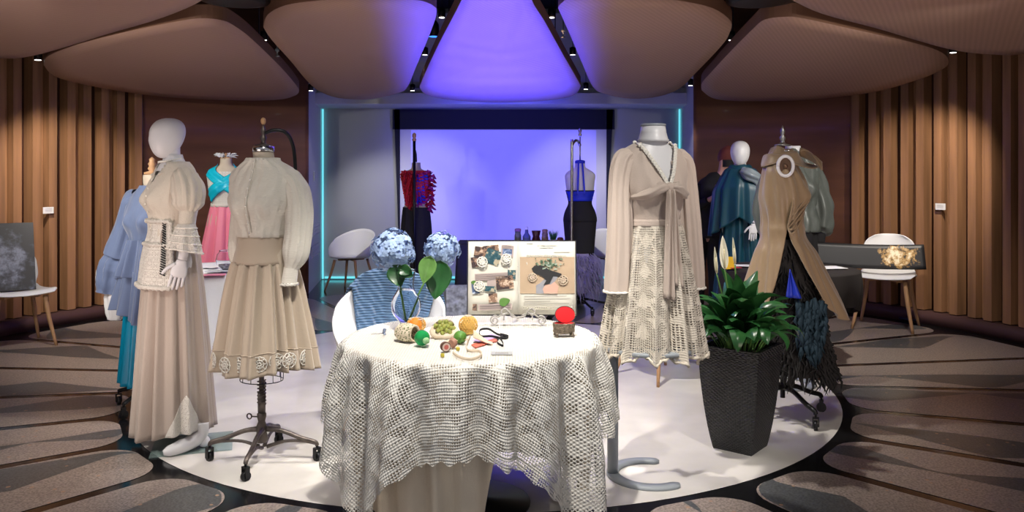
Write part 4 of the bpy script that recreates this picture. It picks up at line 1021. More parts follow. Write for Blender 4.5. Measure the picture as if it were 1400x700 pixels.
# placards on the walls
for px, py, lbl, dr in ((53, 287.5, 'small white card fixed to the left slat wall', 1), (1299, 282.5, 'small white card fixed to the right slat wall', -1)):
    a = azhit(px); p = pol(RR-.145, a); p.z = 1.5+(HY-py)*p.y/F
    t = thing('wall_card', lbl, 'sign', p, R(a)); bm = nb(); box(bm, (0, 0, 0), (.008, .11, .065)); obj('card_body', bm, mat('white_card', (.75, .75, .76), .5), t)
    for k in range(3): bm = nb(); box(bm, (-.0045, 0, .014-.012*k), (.001, .07, .003)); obj('text_line', bm, mat('grey_print', (.35, .35, .36)), t)

# ================================================================ LEFT WHITE TABLE AND ITS THINGS
bm = nb()
WX, WY = -2.44, 6.85; WR = .57
def wdrop(zt, rad, seed, k, amp):
    def fn(u, v):
        a = u*2*pi
        if v < .2: r = rad*v/.2; return Vector((r*cos(a), r*sin(a), zt))
        q = (v-.2)/.8; f = sin(k*a+1.5*sin(3*a+seed))+.4*sin(k*1.8*a+seed)
        return Vector(((rad+.012+amp*q*(f*.5+.4)+.04*q)*cos(a), (rad+.012+amp*q*(f*.5+.4)+.04*q)*sin(a), zt-.004-(zt-.012)*q))
    return fn
def round_stand(lbl, x, y, rad, h, mm, base_r=.27):
    t = thing('round_table', lbl, 'table', (x, y, 0)); bm = nb(); lathe(bm, [(rad-.01, h-.03), (rad, h-.022), (rad, h-.006), (rad-.006, h-.003)], n=48); obj('tabletop', bm, M['white_plastic'], t)
    bm = nb(); cylx(bm, (0, 0, .02), (0, 0, h-.03), .035, 18); obj('column', bm, mm, t)
    bm = nb(); lathe(bm, [(base_r, 0), (base_r, .010), (base_r*.92, .014), (.05, .022)], n=40); obj('base', bm, mm, t); return t
round_stand('round table behind the dress form, hidden under a white cloth', WX, WY, WR, .735, M['grey_paint'])
grid(bm, wdrop(.738, WR, 2, 15, .06), 200, 30, True); tag(obj('white_tablecloth', bm, M['white_cloth'], loc=(WX, WY, 0)), 'plain white cloth falling to the floor behind the two left dress forms', 'tablecloth')
def TW(px, py, z=.745): d = (CAMH-z)*F/(py-HY); return Vector(((px-700)/F*d, d, z))
c = TW(311, 370); t = thing('glass_bowl', 'round clear glass fish bowl on the white table by the pink skirt', 'bowl', c)
pr = [(.035, 0), (.055, .01), (.085, .05), (.092, .09), (.080, .135), (.062, .155), (.066, .162)]
bm = nb(); lathe(bm, pr+[(a-.003, b+.003) for a, b in pr[::-1]], n=28); obj('bowl_body', bm, M['glass'], t)
bm = nb(); lathe(bm, [(.04, .01), (.072, .04), (.070, .05), (.01, .06)], n=18); obj('bowl_filling', bm, mat('pale_petals', (.45, .42, .50), .7, bump=1, bscale=90, var=.5, vscale=60), t, 'pale filling')
for i, (px, py, m, lbl, an) in enumerate(((290, 376, mat('pink_paper', (.70, .25, .35), .6), 'pink edged leaflet on the white table below the glass bowl', .3), (283, 366, mat('white_card', (.75, .75, .76)), 'white leaflet on the white table near the pink skirt', -.2), (300, 372, mat('grey_paper', (.4, .42, .45), .6), 'grey card on the white table in front of the glass bowl', .1))):
    bm = nb(); box(bm, (0, 0, .002), (.20, .12, .003)); o = obj('leaflet', bm, m, loc=TW(px, py)+Vector((0, 0, .004*i))); o.rotation_euler = (0, 0, an); tag(o, lbl, 'leaflet')

# ================================================================ RIGHT BLACK VELVET TABLE
VX, VY, VR = (1078-700)/F*6.85, 6.85, .55
round_stand('round table behind the planter, hidden under black velvet', VX, VY, VR, .735, M['grey_paint'], .30)
bm = nb()
def fn(u, v):
    a = u*2*pi
    if v < .2: r = VR*v/.2; return Vector((r*cos(a), r*sin(a), .74))
    q = (v-.2)/.8; L = .33+.06*sin(3*a+1); f = sin(13*a+1.7*sin(2*a))
    r = VR+.015+.05*q*(f*.5+.4)+.02*sin(pi*q)-.05*q; return Vector((r*cos(a), r*sin(a), .736-L*q))
grid(bm, fn, 180, 30, True); tag(obj('velvet_tablecloth', bm, M['velvet'], loc=(VX, VY, 0)), 'black crushed velvet cloth over the right round table', 'tablecloth')
def TV(px, py, z=.748): d = (CAMH-z)*F/(py-HY); return Vector(((px-700)/F*d, d, z))
for i, (px, py, s, m, lbl, an) in enumerate(((1128, 366, (.30, .20), mat('white_card', (.75, .75, .76)), 'white paper on the velvet table right of the khaki dress', .15), (1020, 364, (.24, .14), mat('white_card', (.75, .75, .76)), 'white sheet on the velvet table under the teal cape', -.2), (1002, 367, (.10, .12), mat('dark_red_paper', (.45, .02, .05), .6), 'dark red leaflet on the velvet table under the teal cape', .3))):
    bm = nb(); box(bm, (0, 0, .002), (s[0], s[1], .003)); o = obj('leaflet', bm, m, loc=TV(px, py)+Vector((0, 0, .004*i))); o.rotation_euler = (0, 0, an); tag(o, lbl, 'leaflet')
c = TV(998, 368); bm = nb(); prism(bm, [(-.04, 0, 0), (.04, 0, 0), (.03, .02, .10), (-.03, .02, .10)], (0, .006, 0)); tag(obj('yellow_card', bm, mat('yellow_card', (.75, .45, .02), .6), loc=c), 'small yellow standing card at the left end of the velvet table', 'card')

# ================================================================ BACK TABLE WITH BOTTLES
BX0, BX1, BY = (628-700)/F*9.75, (792-700)/F*9.75, 9.75
t = thing('back_table', 'long table in front of the screen under a black cloth', 'table', ((BX0+BX1)/2, BY, 0)); L = BX1-BX0
bm = nb(); box(bm, (0, 0, .715), (L, .56, .03)); obj('tabletop', bm, M['black_metal'], t, bevel=.004)
for sx in (-1, 1):
    for sy in (-1, 1): bm = nb(); cylx(bm, (sx*(L/2-.06), sy*.22, 0), (sx*(L/2-.06), sy*.22, .70), .016, 10); obj('leg', bm, M['black_metal'], t)
bm = nb()
def fn(u, v):
    per = [(-1, -1), (1, -1), (1, 1), (-1, 1)]; s = u*4; i = int(s) % 4; q = s-int(s); a, b = per[i], per[(i+1) % 4]
    x, y = a[0]+(b[0]-a[0])*q, a[1]+(b[1]-a[1])*q; f = .02*sin(40*u*pi*2/2)*v
    if v < .15: k = v/.15; return Vector((x*L/2*k, y*.28*k, .733))
    w_ = (v-.15)/.85; return Vector((x*(L/2+.012+f+.02*w_), y*(.292+f+.02*w_), .731-.70*w_))
grid(bm, fn, 160, 20, True); tag(obj('black_tablecloth', bm, M['black'], loc=((BX0+BX1)/2, BY, 0)), 'plain black cloth over the back table by the screen', 'tablecloth')
def TB(px): return Vector(((px-700)/F*9.62, 9.62, .735))
def bottle(px, prof, m, lbl, name='bottle', cap=None, cat='bottle'):
    t = thing(name, lbl, cat, TB(px), 0, 'bottles and jars on the back table'); bm = nb(); lathe(bm, prof, n=16); obj('body', bm, m, t)
    if cap: bm = nb(); z = prof[-1][1]; r = prof[-1][0]; lathe(bm, [(r*1.1, z), (r*1.1, z+.03), (r*.6, z+.035)], n=12); obj('lid', bm, cap, t)
gl_b = mat('blue_bottle_glass', (.20, .25, .50), .1, trans=.5)
bottle(708, [(.035, 0), (.040, .01), (.040, .08), (.034, .10), (.034, .13)], mat('olive_jar', (.12, .13, .10), .3), 'squat dark jar at the left end of the bottle row', 'jar', mat('pink_lid', (.35, .15, .25), .5), 'jar')
bottle(720, [(.045, 0), (.048, .01), (.048, .07), (.022, .11), (.018, .15)], gl_b, 'blue tinted glass bottle with a pale stopper in the row', 'bottle', mat('white_card', (.75, .75, .76)))
bottle(733, [(.050, 0), (.055, .02), (.040, .07), (.055, .135), (.050, .14)], mat('dark_maroon_glaze', (.05, .008, .012), .2), 'dark maroon waisted vase in the middle of the bottle row', 'ceramic_vase', None, 'vase')
bottle(745, [(.034, 0), (.040, .01), (.040, .06), (.034, .075), (.038, .10), (.030, .12)], mat('amber_jar', (.30, .20, .12), .3, var=.4, vscale=30), 'small amber jar with a wooden lid next to the grass pot', 'jar', M['oak'], 'jar')
bottle(766, [(.035, 0), (.042, .02), (.036, .05), (.020, .06)], mat('copper_jar', (.20, .06, .05), .4), 'small low reddish pot at the right end of the row', 'pot', None, 'pot')
t = thing('grass_pot', 'small green grass plant in a white pot on the back table', 'plant', TB(756)); bm = nb(); lathe(bm, [(.035, 0), (.045, .03), (.042, .032), (.02, .03)], n=16); obj('pot', bm, M['white_plastic'], t)
bm = nb(); rg = random.Random(4)
for i in range(60):
    a = rg.uniform(0, 6.28); l = rg.uniform(.07, .12); r_ = rg.uniform(0, .03); s = rg.uniform(.2, .6); tube(bm, [(r_*cos(a), r_*sin(a), .03), (r_*cos(a)+s*l*.5*cos(a), r_*sin(a)+s*l*.5*sin(a), .03+l*.7), (r_*cos(a)+s*l*cos(a), r_*sin(a)+s*l*sin(a), .03+l)], [.003, .002, .0005], n=4, k=1)
obj('grass', bm, mat('grass_green', (.08, .28, .06), .6), t, weld=False)
# patterned carton on the floor
c = P(625, 8.75, z=0); t = thing('patterned_box', 'open box in grey floral paper on the floor left of the scrapbook', 'box', c, R(12))
m_pb = mat('grey_floral_paper', (.34, .38, .42), .6, var=.45, vscale=22, detail=1)
bm = nb(); box(bm, (0, 0, .165), (.26, .22, .33)); 
for f in list(bm.faces):
    if f.calc_center_median().z > .32: bm.faces.remove(f)
obj('box_body', bm, m_pb, t, solid=.006); bm = nb(); box(bm, (0, 0, .25), (.24, .20, .01)); obj('contents', bm, M['white_cloth'], t)

# ================================================================ A: WHITE MANNEQUIN IN CREAM BLOUSE AND LONG SKIRT
def XY(px, d): return ((px-700)/F*d, d, 0)
GA = 'dressed mannequins and dress forms'
t = thing('mannequin', 'tall white-headed mannequin in puff sleeved cream blouse, lace apron and long rose beige skirt', 'mannequin', (*XY(236, 4.62)[:2], .008), R(-48))
dz = .17
def limb(par, name, pts, rad, m, n=18, k=6): bm = nb(); tube(bm, pts, rad, n=n, k=k); return obj(name, bm, m, par)
bm = body_shell(.80, 1.455, dz, -.004)
obj('torso', bm, M['mannequin'], t)
bm = nb(); grid(bm, lambda u, v: Vector(((.050-.004*sin(pi*v))*cos(u*2*pi), (.052-.004*sin(pi*v))*sin(u*2*pi)-.012*v, 1.57+.10*v)), 24, 8, True); lathe(bm, [(.10, 1.53), (.078, 1.565), (.058, 1.59), (.050, 1.62)], (0, -.004, 0), 28, sy=.85, cap0=False, cap1=False); obj('neck', bm, M['mannequin'], t)
obj('head', head_bm((0, -.022, 1.612), .228, 0, .158, .215), M['mannequin'], t)
for s in (-1, 1):
    fx, fy = (.08, .02) if s < 0 else (.25, .02)
    lg = limb(t, 'leg', [(s*.09, 0, .95), (s*.09, -.01, .52), (s*(.5*fx+.05), fy+.05, .16), (s*fx, fy+.05, .07)], [.075, .055, .034, .034], M['mannequin'])
    bm = nb()
    tube(bm, [(s*fx, fy+.055, .14), (s*fx, fy+.05, .085), (s*fx, fy+.01, .052), (s*fx, fy-.06, .034), (s*fx, fy-.12, .024), (s*fx*.98, fy-.155, .018)], [.032, .034, .038, .037, .030, .014], n=18, k=5)
    ball(bm, (s*fx, fy+.062, .036), .032, 9)
    obj('foot', bm, M['mannequin'], lg)
arm = limb(t, 'arm', [(.165, 0, 1.49), (.215, .01, 1.36), (.228, .01, 1.25), (.235, -.01, 1.14), (.232, -.03, 1.045)], [.042, .038, .034, .030, .024], M['mannequin'])
bm = nb(); hand_into(bm, (.232, -.032, 1.045), (-.06, -.22, -1), (-.3, -1, .1), (-1, .2, 0), .185, .22); obj('hand', bm, M['mannequin'], arm, weld=False)
arm = limb(t, 'arm', [(-.165, .01, 1.49), (-.19, .04, 1.36), (-.19, .05, 1.25), (-.18, .06, 1.14), (-.17, .07, 1.06)], [.042, .038, .034, .030, .024], M['mannequin'])
bm = nb(); hand_into(bm, (-.168, .07, 1.06), (.10, -.0, -1), (.3, -1, .1), (1, .2, 0), .185, .22); obj('hand', bm, M['mannequin'], arm, weld=False)
bl = obj('blouse', bodice(.95, 1.412, dz, .016, .012, vneck=(1.29, .062)), M['cream_blouse'], t, 'cream linen blouse', solid=.003)
bm = nb()
for sgn in (-1, 1):   # stand-open collar
    grid(bm, lambda u, v: Vector((sgn*(.030+.045*sin(pi*.5*u)), -.085+.13*u, 1.500+.060*u+(.010*v)))+Vector((sgn*.034*v, -.016*v, 0)), 8, 3, False)
obj('collar', bm, M['cream_blouse'], bl, solid=.003)
for k in range(7): bm = nb(); p = bpt(1.31-.045*k, FRONT, .022, dz); ball(bm, p, .006, 5); obj('button', bm, M['pearl'], bl)
for s in (1, -1):
    yy = 0 if s > 0 else .045; kk = 1 if s > 0 else .62
    o = obj('puff_sleeve', sleeve([(s*.135, yy*.5, 1.515), (s*.18, yy, 1.485), (s*.214*(.9+.1*kk), .006+yy, 1.42), (s*.224*(.9+.1*kk), .004+yy, 1.35), (s*.226*(.9+.1*kk), .002+yy, 1.305)], [.045, .070*kk, .084*kk, .076*kk, .044], 11, .09, .05, 2), M['cream_blouse'], bl)
    obj('sleeve_band', sleeve([(s*.226*(.9+.1*kk), .002+yy, 1.31), (s*.226*(.9+.1*kk), -.004+yy, 1.235)], [.045, .043], 5, .01, 0, n=30, k=4), M['cream_blouse'], bl)
    bm = nb()
    def fn(u, v): a = u*2*pi; r = .046+.046*kk**2*v**.9+.009*v*sin(9*a); return Vector((s*.226*(.9+.1*kk)+r*cos(a), -.004+yy-.010*v+r*sin(a), 1.24-.155*v-.02*v*sin(a)))
    grid(bm, fn, 90, 16, True, uvs=lambda u, v: (u*.5, v*.16)); cf = obj('lace_cuff', bm, M['lace_fine'], bl, 'white lace bell cuff')
    for row in (.15, .42, .7, .96):
        bm = nb(); tube(bm, [fn(q/60, row) for q in range(61)], [.0025, .0055]*30+[.0025], n=6, k=1); obj('bobble_trim', bm, M['pearl'], cf)
# pearl necklace
bm = nb()
for q in range(46):
    a = 2*pi*q/46; ball(bm, (.062*cos(a), .062*sin(a)-.012, 1.603-.022*(.5-.5*sin(a))), .0055, 4)
obj('pearl_necklace', bm, M['pearl'], t, weld=False)
# lace apron panel with scalloped border and black lacing
bm = nb(); A0, A1 = R(-160), R(-28)
def fn(u, v):
    a = A0+(A1-A0)*u; z = (1.08-.36*v); o = .024+.03*v*v+.006*sin(9*a+2*v)
    if z < .84: p = bpt(.84, a, o, dz); p.z = z+dz; return p*1.0
    return bpt(z, a, o, dz)
grid(bm, fn, 50, 26, False, uvs=lambda u, v: (u*.33, v*.36)); ap = obj('lace_apron', bm, M['lace_fine'], t, 'white lace apron panel')
bm = nb()
def edge(pts, r=.011, amp=.006):
    q = smoothpath(pts, 2); tube(bm, q, [r+amp*((i % 2)) for i in range(len(q))], n=7, k=1)
edge([fn(1, v/14) for v in range(15)]); edge([fn(0, v/14) for v in range(15)]); edge([fn(u/16, 1) for u in range(17)]); edge([fn(u/16, 0) for u in range(17)], .009); edge([fn(u/16, .36) for u in range(17)], .007)
obj('ruffled_edge', bm, mat('white_yarn', (.72, .69, .63), .9, bump=1, bscale=160), ap, weld=False)
bm = nb()
for k in range(22):
    p = fn(.86, .02+k*.036); p2 = fn(.93, .05+k*.036); n = Vector((p.x, p.y, 0)).normalized()*.007
    tube(bm, [p+n, p2+n], .0035, n=5, k=1)
obj('black_lacing', bm, M['black'], ap, weld=False)
hemf = lambda a: -.060*max(0, cos(a-R(8)))
bm, sf = skirt(.045, 1.06, (.145, .122), (.265, .215), 0, 13, (.004, .020), 4, flare=.75, hem=hemf)
bm.free(); bm, sf = skirt(.045, 1.20, (.137, .115), (.255, .215), 0, 13, (.004, .022), 4, flare=.72, hem=hemf, cx=(.02, -.0))
sk_ = obj('long_skirt', bm, M['rose_skirt'], t, 'long rose beige linen skirt', solid=.002)
bm = nb()
def tri(u, v):    # lace triangle set in at the hem
    a = R(-6)+(u-.5)*R(58)*v; vv = .81+.19*v; p = sf((a/(2*pi)) % 1, vv); n = Vector((cos(a), sin(a), 0)); return p+n*.006
grid(bm, tri, 24, 14, False, uvs=lambda u, v: (u*.25*v, v*.2)); obj('lace_inset', bm, M['lace_fine'], sk_, 'ivory lace triangle at the hem', solid=.004)
bm = nb(); gp_ = Vector(XY(264, 4.56)); box(bm, (0, 0, .004), (.42, .34, .008)); o = obj('glass_plate', bm, M['plate_glass'], loc=gp_, bevel=.001); o.rotation_euler = (0, 0, R(18)); tag(o, 'square greenish glass base plate under the white mannequin foot', 'glass plate')
o.parent = None

# ================================================================ B: DRESS FORM IN IVORY BLOUSE AND BEIGE SKIRT
t = thing('dress_form', 'vintage dress form in ivory gauze blouse and gathered beige satin skirt on iron casters', 'dress form', XY(360, 4.3), R(-16))
dz = .17
obj('torso', body_shell(.70, 1.49, dz, -.002), M['linen_form'], t)
bm = nb(); lathe(bm, [(.056, 1.635), (.057, 1.665), (.050, 1.668)], n=24); obj('neck_cap', bm, M['chrome'], t, 'steel neck cap')
finial(t, 1.665, M['iron'], .9)
bm = nb(); ball(bm, (0, 0, 1.80), .014, 8, s=(1, 1, 1.4)); obj('finial_knob', bm, M['oak'], t)
bm = nb(); tube(bm, [(.01, .0, 1.735), (.05, .02, 1.752), (.095, .05, 1.745), (.118, .08, 1.70), (.122, .11, 1.60), (.10, .14, 1.40), (.04, .12, 1.10), (.0, .05, .9)], .010, n=10); obj('bent_pipe', bm, M['black_metal'], t, 'black bent pipe')
bm = nb(); tube(bm, [(-.01, 0, .80), (-.01, 0, .16)], .0135, n=14, k=1); lathe(bm, [(.02, .26), (.021, .36), (.014, .362)], (-.01, 0, 0), 14); obj('pole', bm, M['iron'], t)
bm = nb(); N = 60
tube(bm, [(-.01+.021*cos(q*.75), .021*sin(q*.75), .30+.0022*q) for q in range(N)], .004, n=6, k=1); obj('coil_spring', bm, M['iron'], t)
bm = nb(); lathe(bm, [(.028, .10), (.036, .12), (.026, .15), (.030, .175), (.018, .21), (.024, .235), (.024, .25), (.015, .262)], (-.01, 0, 0), 18); obj('hub', bm, M['iron'], t)
bm = nb(); tube(bm, [(-.03, -.01, .235), (-.06, -.015, .235)], .004, n=6, k=1); tube(bm, [(-.075+.014*cos(q*pi/6), -.015, .235+.014*sin(q*pi/6)) for q in range(13)], .004, n=6, k=1); obj('thumb_screw', bm, M['iron'], t)
caster_base(t, M['iron'], .285, .17, 4, -74, .024, .012, True)
bm = nb()
for z, r in ((.505, .115), (.43, .115)): tube(bm, [(-.01+r*cos(q*pi/12), r*.85*sin(q*pi/12), z) for q in range(25)], .0025, n=5, k=1)
for q in range(12): a = q*pi/6; tube(bm, [(-.01+.115*cos(a), .098*sin(a), .43), (-.01+.115*cos(a), .098*sin(a), .56)], .002, n=5, k=1)
obj('wire_cage', bm, M['black_metal'], t, weld=False)
bl = obj('blouse', bodice(1.02, 1.435, dz, .020, .020, seed=3), M['white_blouse'], t, 'ivory gauze blouse', solid=.003)
bm = nb(); tube(bm, [bpt(z, FRONT, .034, dz) for z in (1.42, 1.36, 1.30, 1.24, 1.17, 1.10, 1.04)], .006, n=6, k=2, flat=.5); obj('placket', bm, M['white_blouse'], bl)
for k in range(8): bm = nb(); ball(bm, bpt(1.41-.045*k, FRONT, .037, dz), .0055, 5); obj('button', bm, M['pearl'], bl)
bm = nb(); grid(bm, lambda u, v: Vector(((.064+.008*v)*cos(u*2*pi), (.064)*sin(u*2*pi), 1.575+.028*v)), 30, 3, True); obj('collar_band', bm, M['white_blouse'], bl, solid=.003)
for s in (-1, 1):
    kx = 1 if s > 0 else .74; ky = 0 if s > 0 else .05; kr = 1 if s > 0 else .74
    o = obj('sleeve', sleeve([(s*.125, ky, 1.515), (s*.172*kx, ky, 1.485), (s*.205*kx, ky, 1.41), (s*.222*kx, ky-.01, 1.28), (s*.218*kx, ky-.035, 1.12), (s*.200*kx, ky-.055, 1.03)], [.040, .052*kr, .064*kr, .068*kr, .066*kr, .036], 13, .07, .05, s), M['white_blouse'], bl)
    obj('cuff', sleeve([(s*.200*kx, ky-.055, 1.035), (s*.192*kx, ky-.065, .955)], [.037, .040], 6, .02, 0, n=30, k=4), M['white_blouse'], bl)
    bm = nb(); tube(bm, [(s*.192*kx+.042*cos(q*pi/14), ky-.065+.042*sin(q*pi/14), .952) for q in range(29)], [.006, .010]*14+[.006], n=6, k=1); obj('cuff_lace', bm, mat('white_yarn', (.72, .69, .63)), bl)
bm = nb(); grid(bm, lambda u, v: Vector((lerp_list([.134, .142, .158], v)*cos(u*2*pi), lerp_list([.112, .122, .136], v)*sin(u*2*pi), 1.20-.15*v+.004*nz(cos(u*6.28), sin(u*6.28), v, 4))), 60, 8, True); yk = obj('skirt_yoke', bm, M['beige_skirt'], t, 'smooth beige satin yoke', solid=.003)
bm, sf = skirt(.50, 1.055, (.150, .130), (.258, .225), 0, 17, (.012, .024), 8, flare=.8, hem=lambda a: .015*sin(3*a), irr=.75)
sk_ = obj('gathered_skirt', bm, M['beige_skirt'], t, 'gathered beige satin skirt', solid=.002)
bm = nb(); q = [sf(u/220, .80)+Vector((cos(u/35), sin(u/35), 0))*.003 for u in range(221)]; tube(bm, q, .0028, n=4, k=1); obj('hem_seam', bm, M['beige_skirt'], sk_)
for k in range(9):
    a = R(-165+k*20+(-8 if k % 3 == 1 else 0)); p = sf((a/(2*pi)) % 1, .885); bm = nb(); nn = Vector((cos(a), sin(a), 0))
    rosette(bm, p+nn*.008, nn, .036); obj('lace_medallion', bm, mat('white_yarn', (.72, .69, .63)), sk_, 'round white crochet flower', weld=False)

# ================================================================ C: BLUE CHIFFON AND TEAL SKIRT
t = thing('dress_form', 'dress form half hidden behind the tall mannequin, in blue chiffon layers and teal skirt', 'dress form', XY(208, 5.3), R(-25)); dz = .02
obj('torso', body_shell(.72, 1.50, dz, 0), M['linen_form'], t)
bm = nb(); lathe(bm, [(.05, 1.52), (.05, 1.535), (.018, 1.545), (.028, 1.56), (.018, 1.575), (.026, 1.59), (.016, 1.605), (.020, 1.62), (.004, 1.635)], n=20); obj('finial', bm, M['oak'], t, 'turned wooden finial')
bm = nb(); cylx(bm, (0, 0, .15), (0, 0, .8), .014); obj('pole', bm, M['black_metal'], t); caster_base(t, M['black_metal'], .26, .16, 4, 10, .028)
obj('bodice', bodice(.98, 1.43, dz, .018, .012), M['chiffon'], t, 'blue chiffon top', solid=.003)
bm, sf = skirt(.17, 1.03, (.14, .12), (.20, .18), 0, 11, (.003, .016), 6); obj('teal_skirt', bm, M['teal_skirt'], t, 'teal blue satin skirt', solid=.002)
for i, (za, zb, r0_, r1_, sd) in enumerate(((1.10, .82, .16, .215, 2), (.90, .60, .19, .235, 3))):
    bm, _ = skirt(zb, za, (r0_, r0_*.85), (r1_, r1_*.85), 0, 15, (.01, .028), sd, hem=lambda a: .05*sin(2*a+sd)); obj('chiffon_tier', bm, M['chiffon'], t, solid=.002)
for s in (-1, 1):
    bm = sleeve([(s*.12, 0, 1.385), (s*.165, .0, 1.34), (s*.215, .0, 1.18), (s*.27, -.02, .98)], [.05, .075, .085, .105], 8, .07, .06, s); o = obj('chiffon_sleeve', bm, M['chiffon'], t)
    bm = sleeve([(s*.27, -.02, 1.0), (s*.29, -.03, .90), (s*.31, -.04, .74)], [.075, .115, .105], 9, .14, .12, 2*s); obj('sleeve_ruffle', bm, M['chiffon'], o)
bm = sleeve([(-.27, -.03, .80), (-.29, -.04, .70), (-.30, -.04, .56)], [.055, .070, .045], 6, .08, .1, 4, cap=True); obj('white_cuff', bm, M['white_cloth'], t, 'white gathered cuff')
# ================================================================ D: TURQUOISE WRAP AND PINK SKIRT
t = thing('dress_form', 'dress form behind the white table in turquoise cross wrap and pink skirt', 'dress form', XY(309, 8.0), R(12)); dz = .20
obj('torso', body_shell(.72, 1.50, dz, 0), M['linen_form'], t)
bm = nb(); lathe(bm, [(.055, 1.685), (.055, 1.70), (.018, 1.71), (.024, 1.725), (.004, 1.745)], n=20); obj('finial', bm, M['oak'], t)
bm = nb(); rg = random.Random(3)
for i in range(60):
    a = rg.uniform(0, 6.28); e = rg.uniform(-.2, 1); tube(bm, [(.03*cos(a), .03*sin(a), 1.70), (.07*cos(a), .07*sin(a), 1.71+.03*e), (.12*cos(a)*rg.uniform(.6, 1), .10*sin(a), 1.70+.045*e)], [.005, .007, .002], n=4, k=2)
obj('feather_ruff', bm, mat('white_feather', (.75, .76, .8), .8), t, 'white feather ruff', weld=False)
bm = nb(); cylx(bm, (0, 0, .12), (0, 0, .9), .014); obj('pole', bm, M['black_metal'], t); caster_base(t, M['black_metal'], .26, .16, 4, 10, .028)
obj('lace_top', bodice(1.04, 1.36, dz, .010, .004, uvs=True), M['lace_fine'], t, 'white lace top')
for s in (-1, 1):
    bm = nb()
    grid(bm, lambda u, v: bpt(1.375-.25*u+(.13*(v-.5)), R(-90)+s*(R(62)-R(118)*u), .022+.010*sin(v*pi)+.004*sin(v*14)+(.004 if s > 0 else 0), dz), 26, 10, False); obj('wrap_band', bm, M['turq'], t, 'turquoise satin wrap band', solid=.003)
bm, _ = skirt(.10, 1.24, (.135, .115), (.33, .28), 0, 12, (.004, .03), 3); sk_ = obj('pink_skirt', bm, M['pink'], t, 'long pink satin skirt', solid=.002)
bm = nb(); grid(bm, lambda u, v: Vector((.142*cos(u*2*pi), .122*sin(u*2*pi), 1.25-.035*v)), 40, 2, True, uvs=lambda u, v: (u*.85, v*.035)); obj('lace_waistband', bm, M['lace_fine'], sk_, solid=.003)
# ================================================================ E: RED AND BLUE RUFFLES
t = thing('dress_form', 'dress form seen from behind in red and blue ruffled top and black skirt', 'dress form', XY(569, 10.2), R(180)); dz = .19
obj('torso', body_shell(.72, 1.50, dz, 0), M['linen_form'], t)
bm = nb(); tube(bm, [(.0, .20, .15), (.0, .20, 1.95)], .018, n=12, k=1); tube(bm, [(0, .20, 1.80), (0, .14, 1.84), (0, .04, 1.80), (0, 0, 1.70)], .012, n=10); obj('pole', bm, M['black_metal'], t)
bm = nb(); lathe(bm, [(.02, 1.95), (.028, 1.97), (.015, 1.99), (.026, 2.01), (.022, 2.04), (.003, 2.055)], (0, .2, 0), 14); obj('finial', bm, M['oak'], t)
caster_base(t, M['black_metal'], .30, .16, 4, 45, .028)
obj('red_top', bodice(1.0, 1.40, dz, .015, .012, open_back=None), M['red'], t, 'red top')
def ruffle(par, pts, r, m, seed, nm='ruffle'):
    bm = nb(); path = smoothpath(pts, 8); fr = frames(path); N = len(path)-1
    def fn(u, v):
        i = round(u*N); T_, n_, b_ = fr[i]; a = 2.2*sin(i*1.1+seed)+v*1.2; rr = r*v; return path[i]+(n_*cos(a)+b_*sin(a))*rr+Vector((0, -.0, -.35*r*v))
    grid(bm, fn, N, 5, False); return obj(nm, bm, m, par, solid=.003)
for k in range(10):
    z = 1.56-.043*k
    for s_ in (-1, 1):
        w_ = .142-.0065*k; mm = M['red'] if s_ > 0 else (M['royal'] if k % 3 else mat('magenta_ruffle', (.40, .01, .22), .6))
        ruffle(t, [(s_*w_, -.05, z), (s_*(w_+.012), .05, z+.01), (s_*w_*.75, .115, z-.01), (s_*.02, .14, z-.02)], .05, mm, k+3*s_)
for k in range(7): ruffle(t, [(-.13, .0, 1.57-.065*k), (-.20, .03, 1.53-.065*k), (-.17, .10, 1.49-.065*k)], .065, mat('magenta_ruffle', (.40, .01, .22), .6) if k % 2 == 0 else M['red'], k, 'sleeve_ruffle')
bm, _ = skirt(.30, 1.13, (.168, .14), (.165, .145), 0, 7, (.002, .006), 3, belly=.032); obj('black_skirt', bm, M['black'], t, 'long narrow black skirt', solid=.002)
# ================================================================ F: BLACK DRESS WITH FEATHER HEM
t = thing('dress_form', 'dress form seen from behind in black sheath with blue satin sash and lilac feather hem', 'dress form', XY(793, 9.1), R(180)); dz = .19
obj('torso', body_shell(.72, 1.50, dz, 0), M['mannequin'], t)
bm = nb(); lathe(bm, [(.057, 1.66), (.057, 1.69), (.02, 1.70)], n=20); obj('neck_cap', bm, M['royal'], t, 'blue neck band')
bm = nb(); tube(bm, [(.105, .18, .15), (.105, .18, 1.78), (.10, .175, 1.86), (.06, .12, 1.91), (.02, .03, 1.90), (0, 0, 1.86)], .016, n=12); obj('hook_pole', bm, M['chrome'], t, 'chrome hooked pole')
bm = nb(); tube(bm, [(0, 0, 1.68), (0, 0, 1.98)], .008, n=8, k=1); lathe(bm, [(.01, 1.96), (.02, 1.98), (.012, 2.0), (.02, 2.03), (.004, 2.06)], n=12); obj('top_rod', bm, M['chrome'], t)
caster_base(t, M['black_metal'], .32, .14, 4, 20, .03)
bm = nb()
grid(bm, lambda u, v: bpt(1.17-.35*v, u*2*pi, .010, dz), 60, 14, True); obj('dress_bodice', bm, M['black'], t, 'black bodice', solid=.003)
bm, _ = skirt(.62, 1.02, (.187, .139), (.155, .13), 0, 3, (.001, .003), 3); obj('dress_skirt', bm, M['black'], t, 'black sheath skirt', solid=.003)
bm = nb()
for s in (-1, 1): grid(bm, lambda u, v: Vector((s*(.012+.018*u)+s*.018*v, .062+.085*min(1, v*1.2)**.8, 1.665-.36*v)), 4, 12, False)
grid(bm, lambda u, v: bpt(1.16-.11*v, R(90)+(u-.5)*R(130), .020+.004*sin(v*18), dz), 20, 8, False)
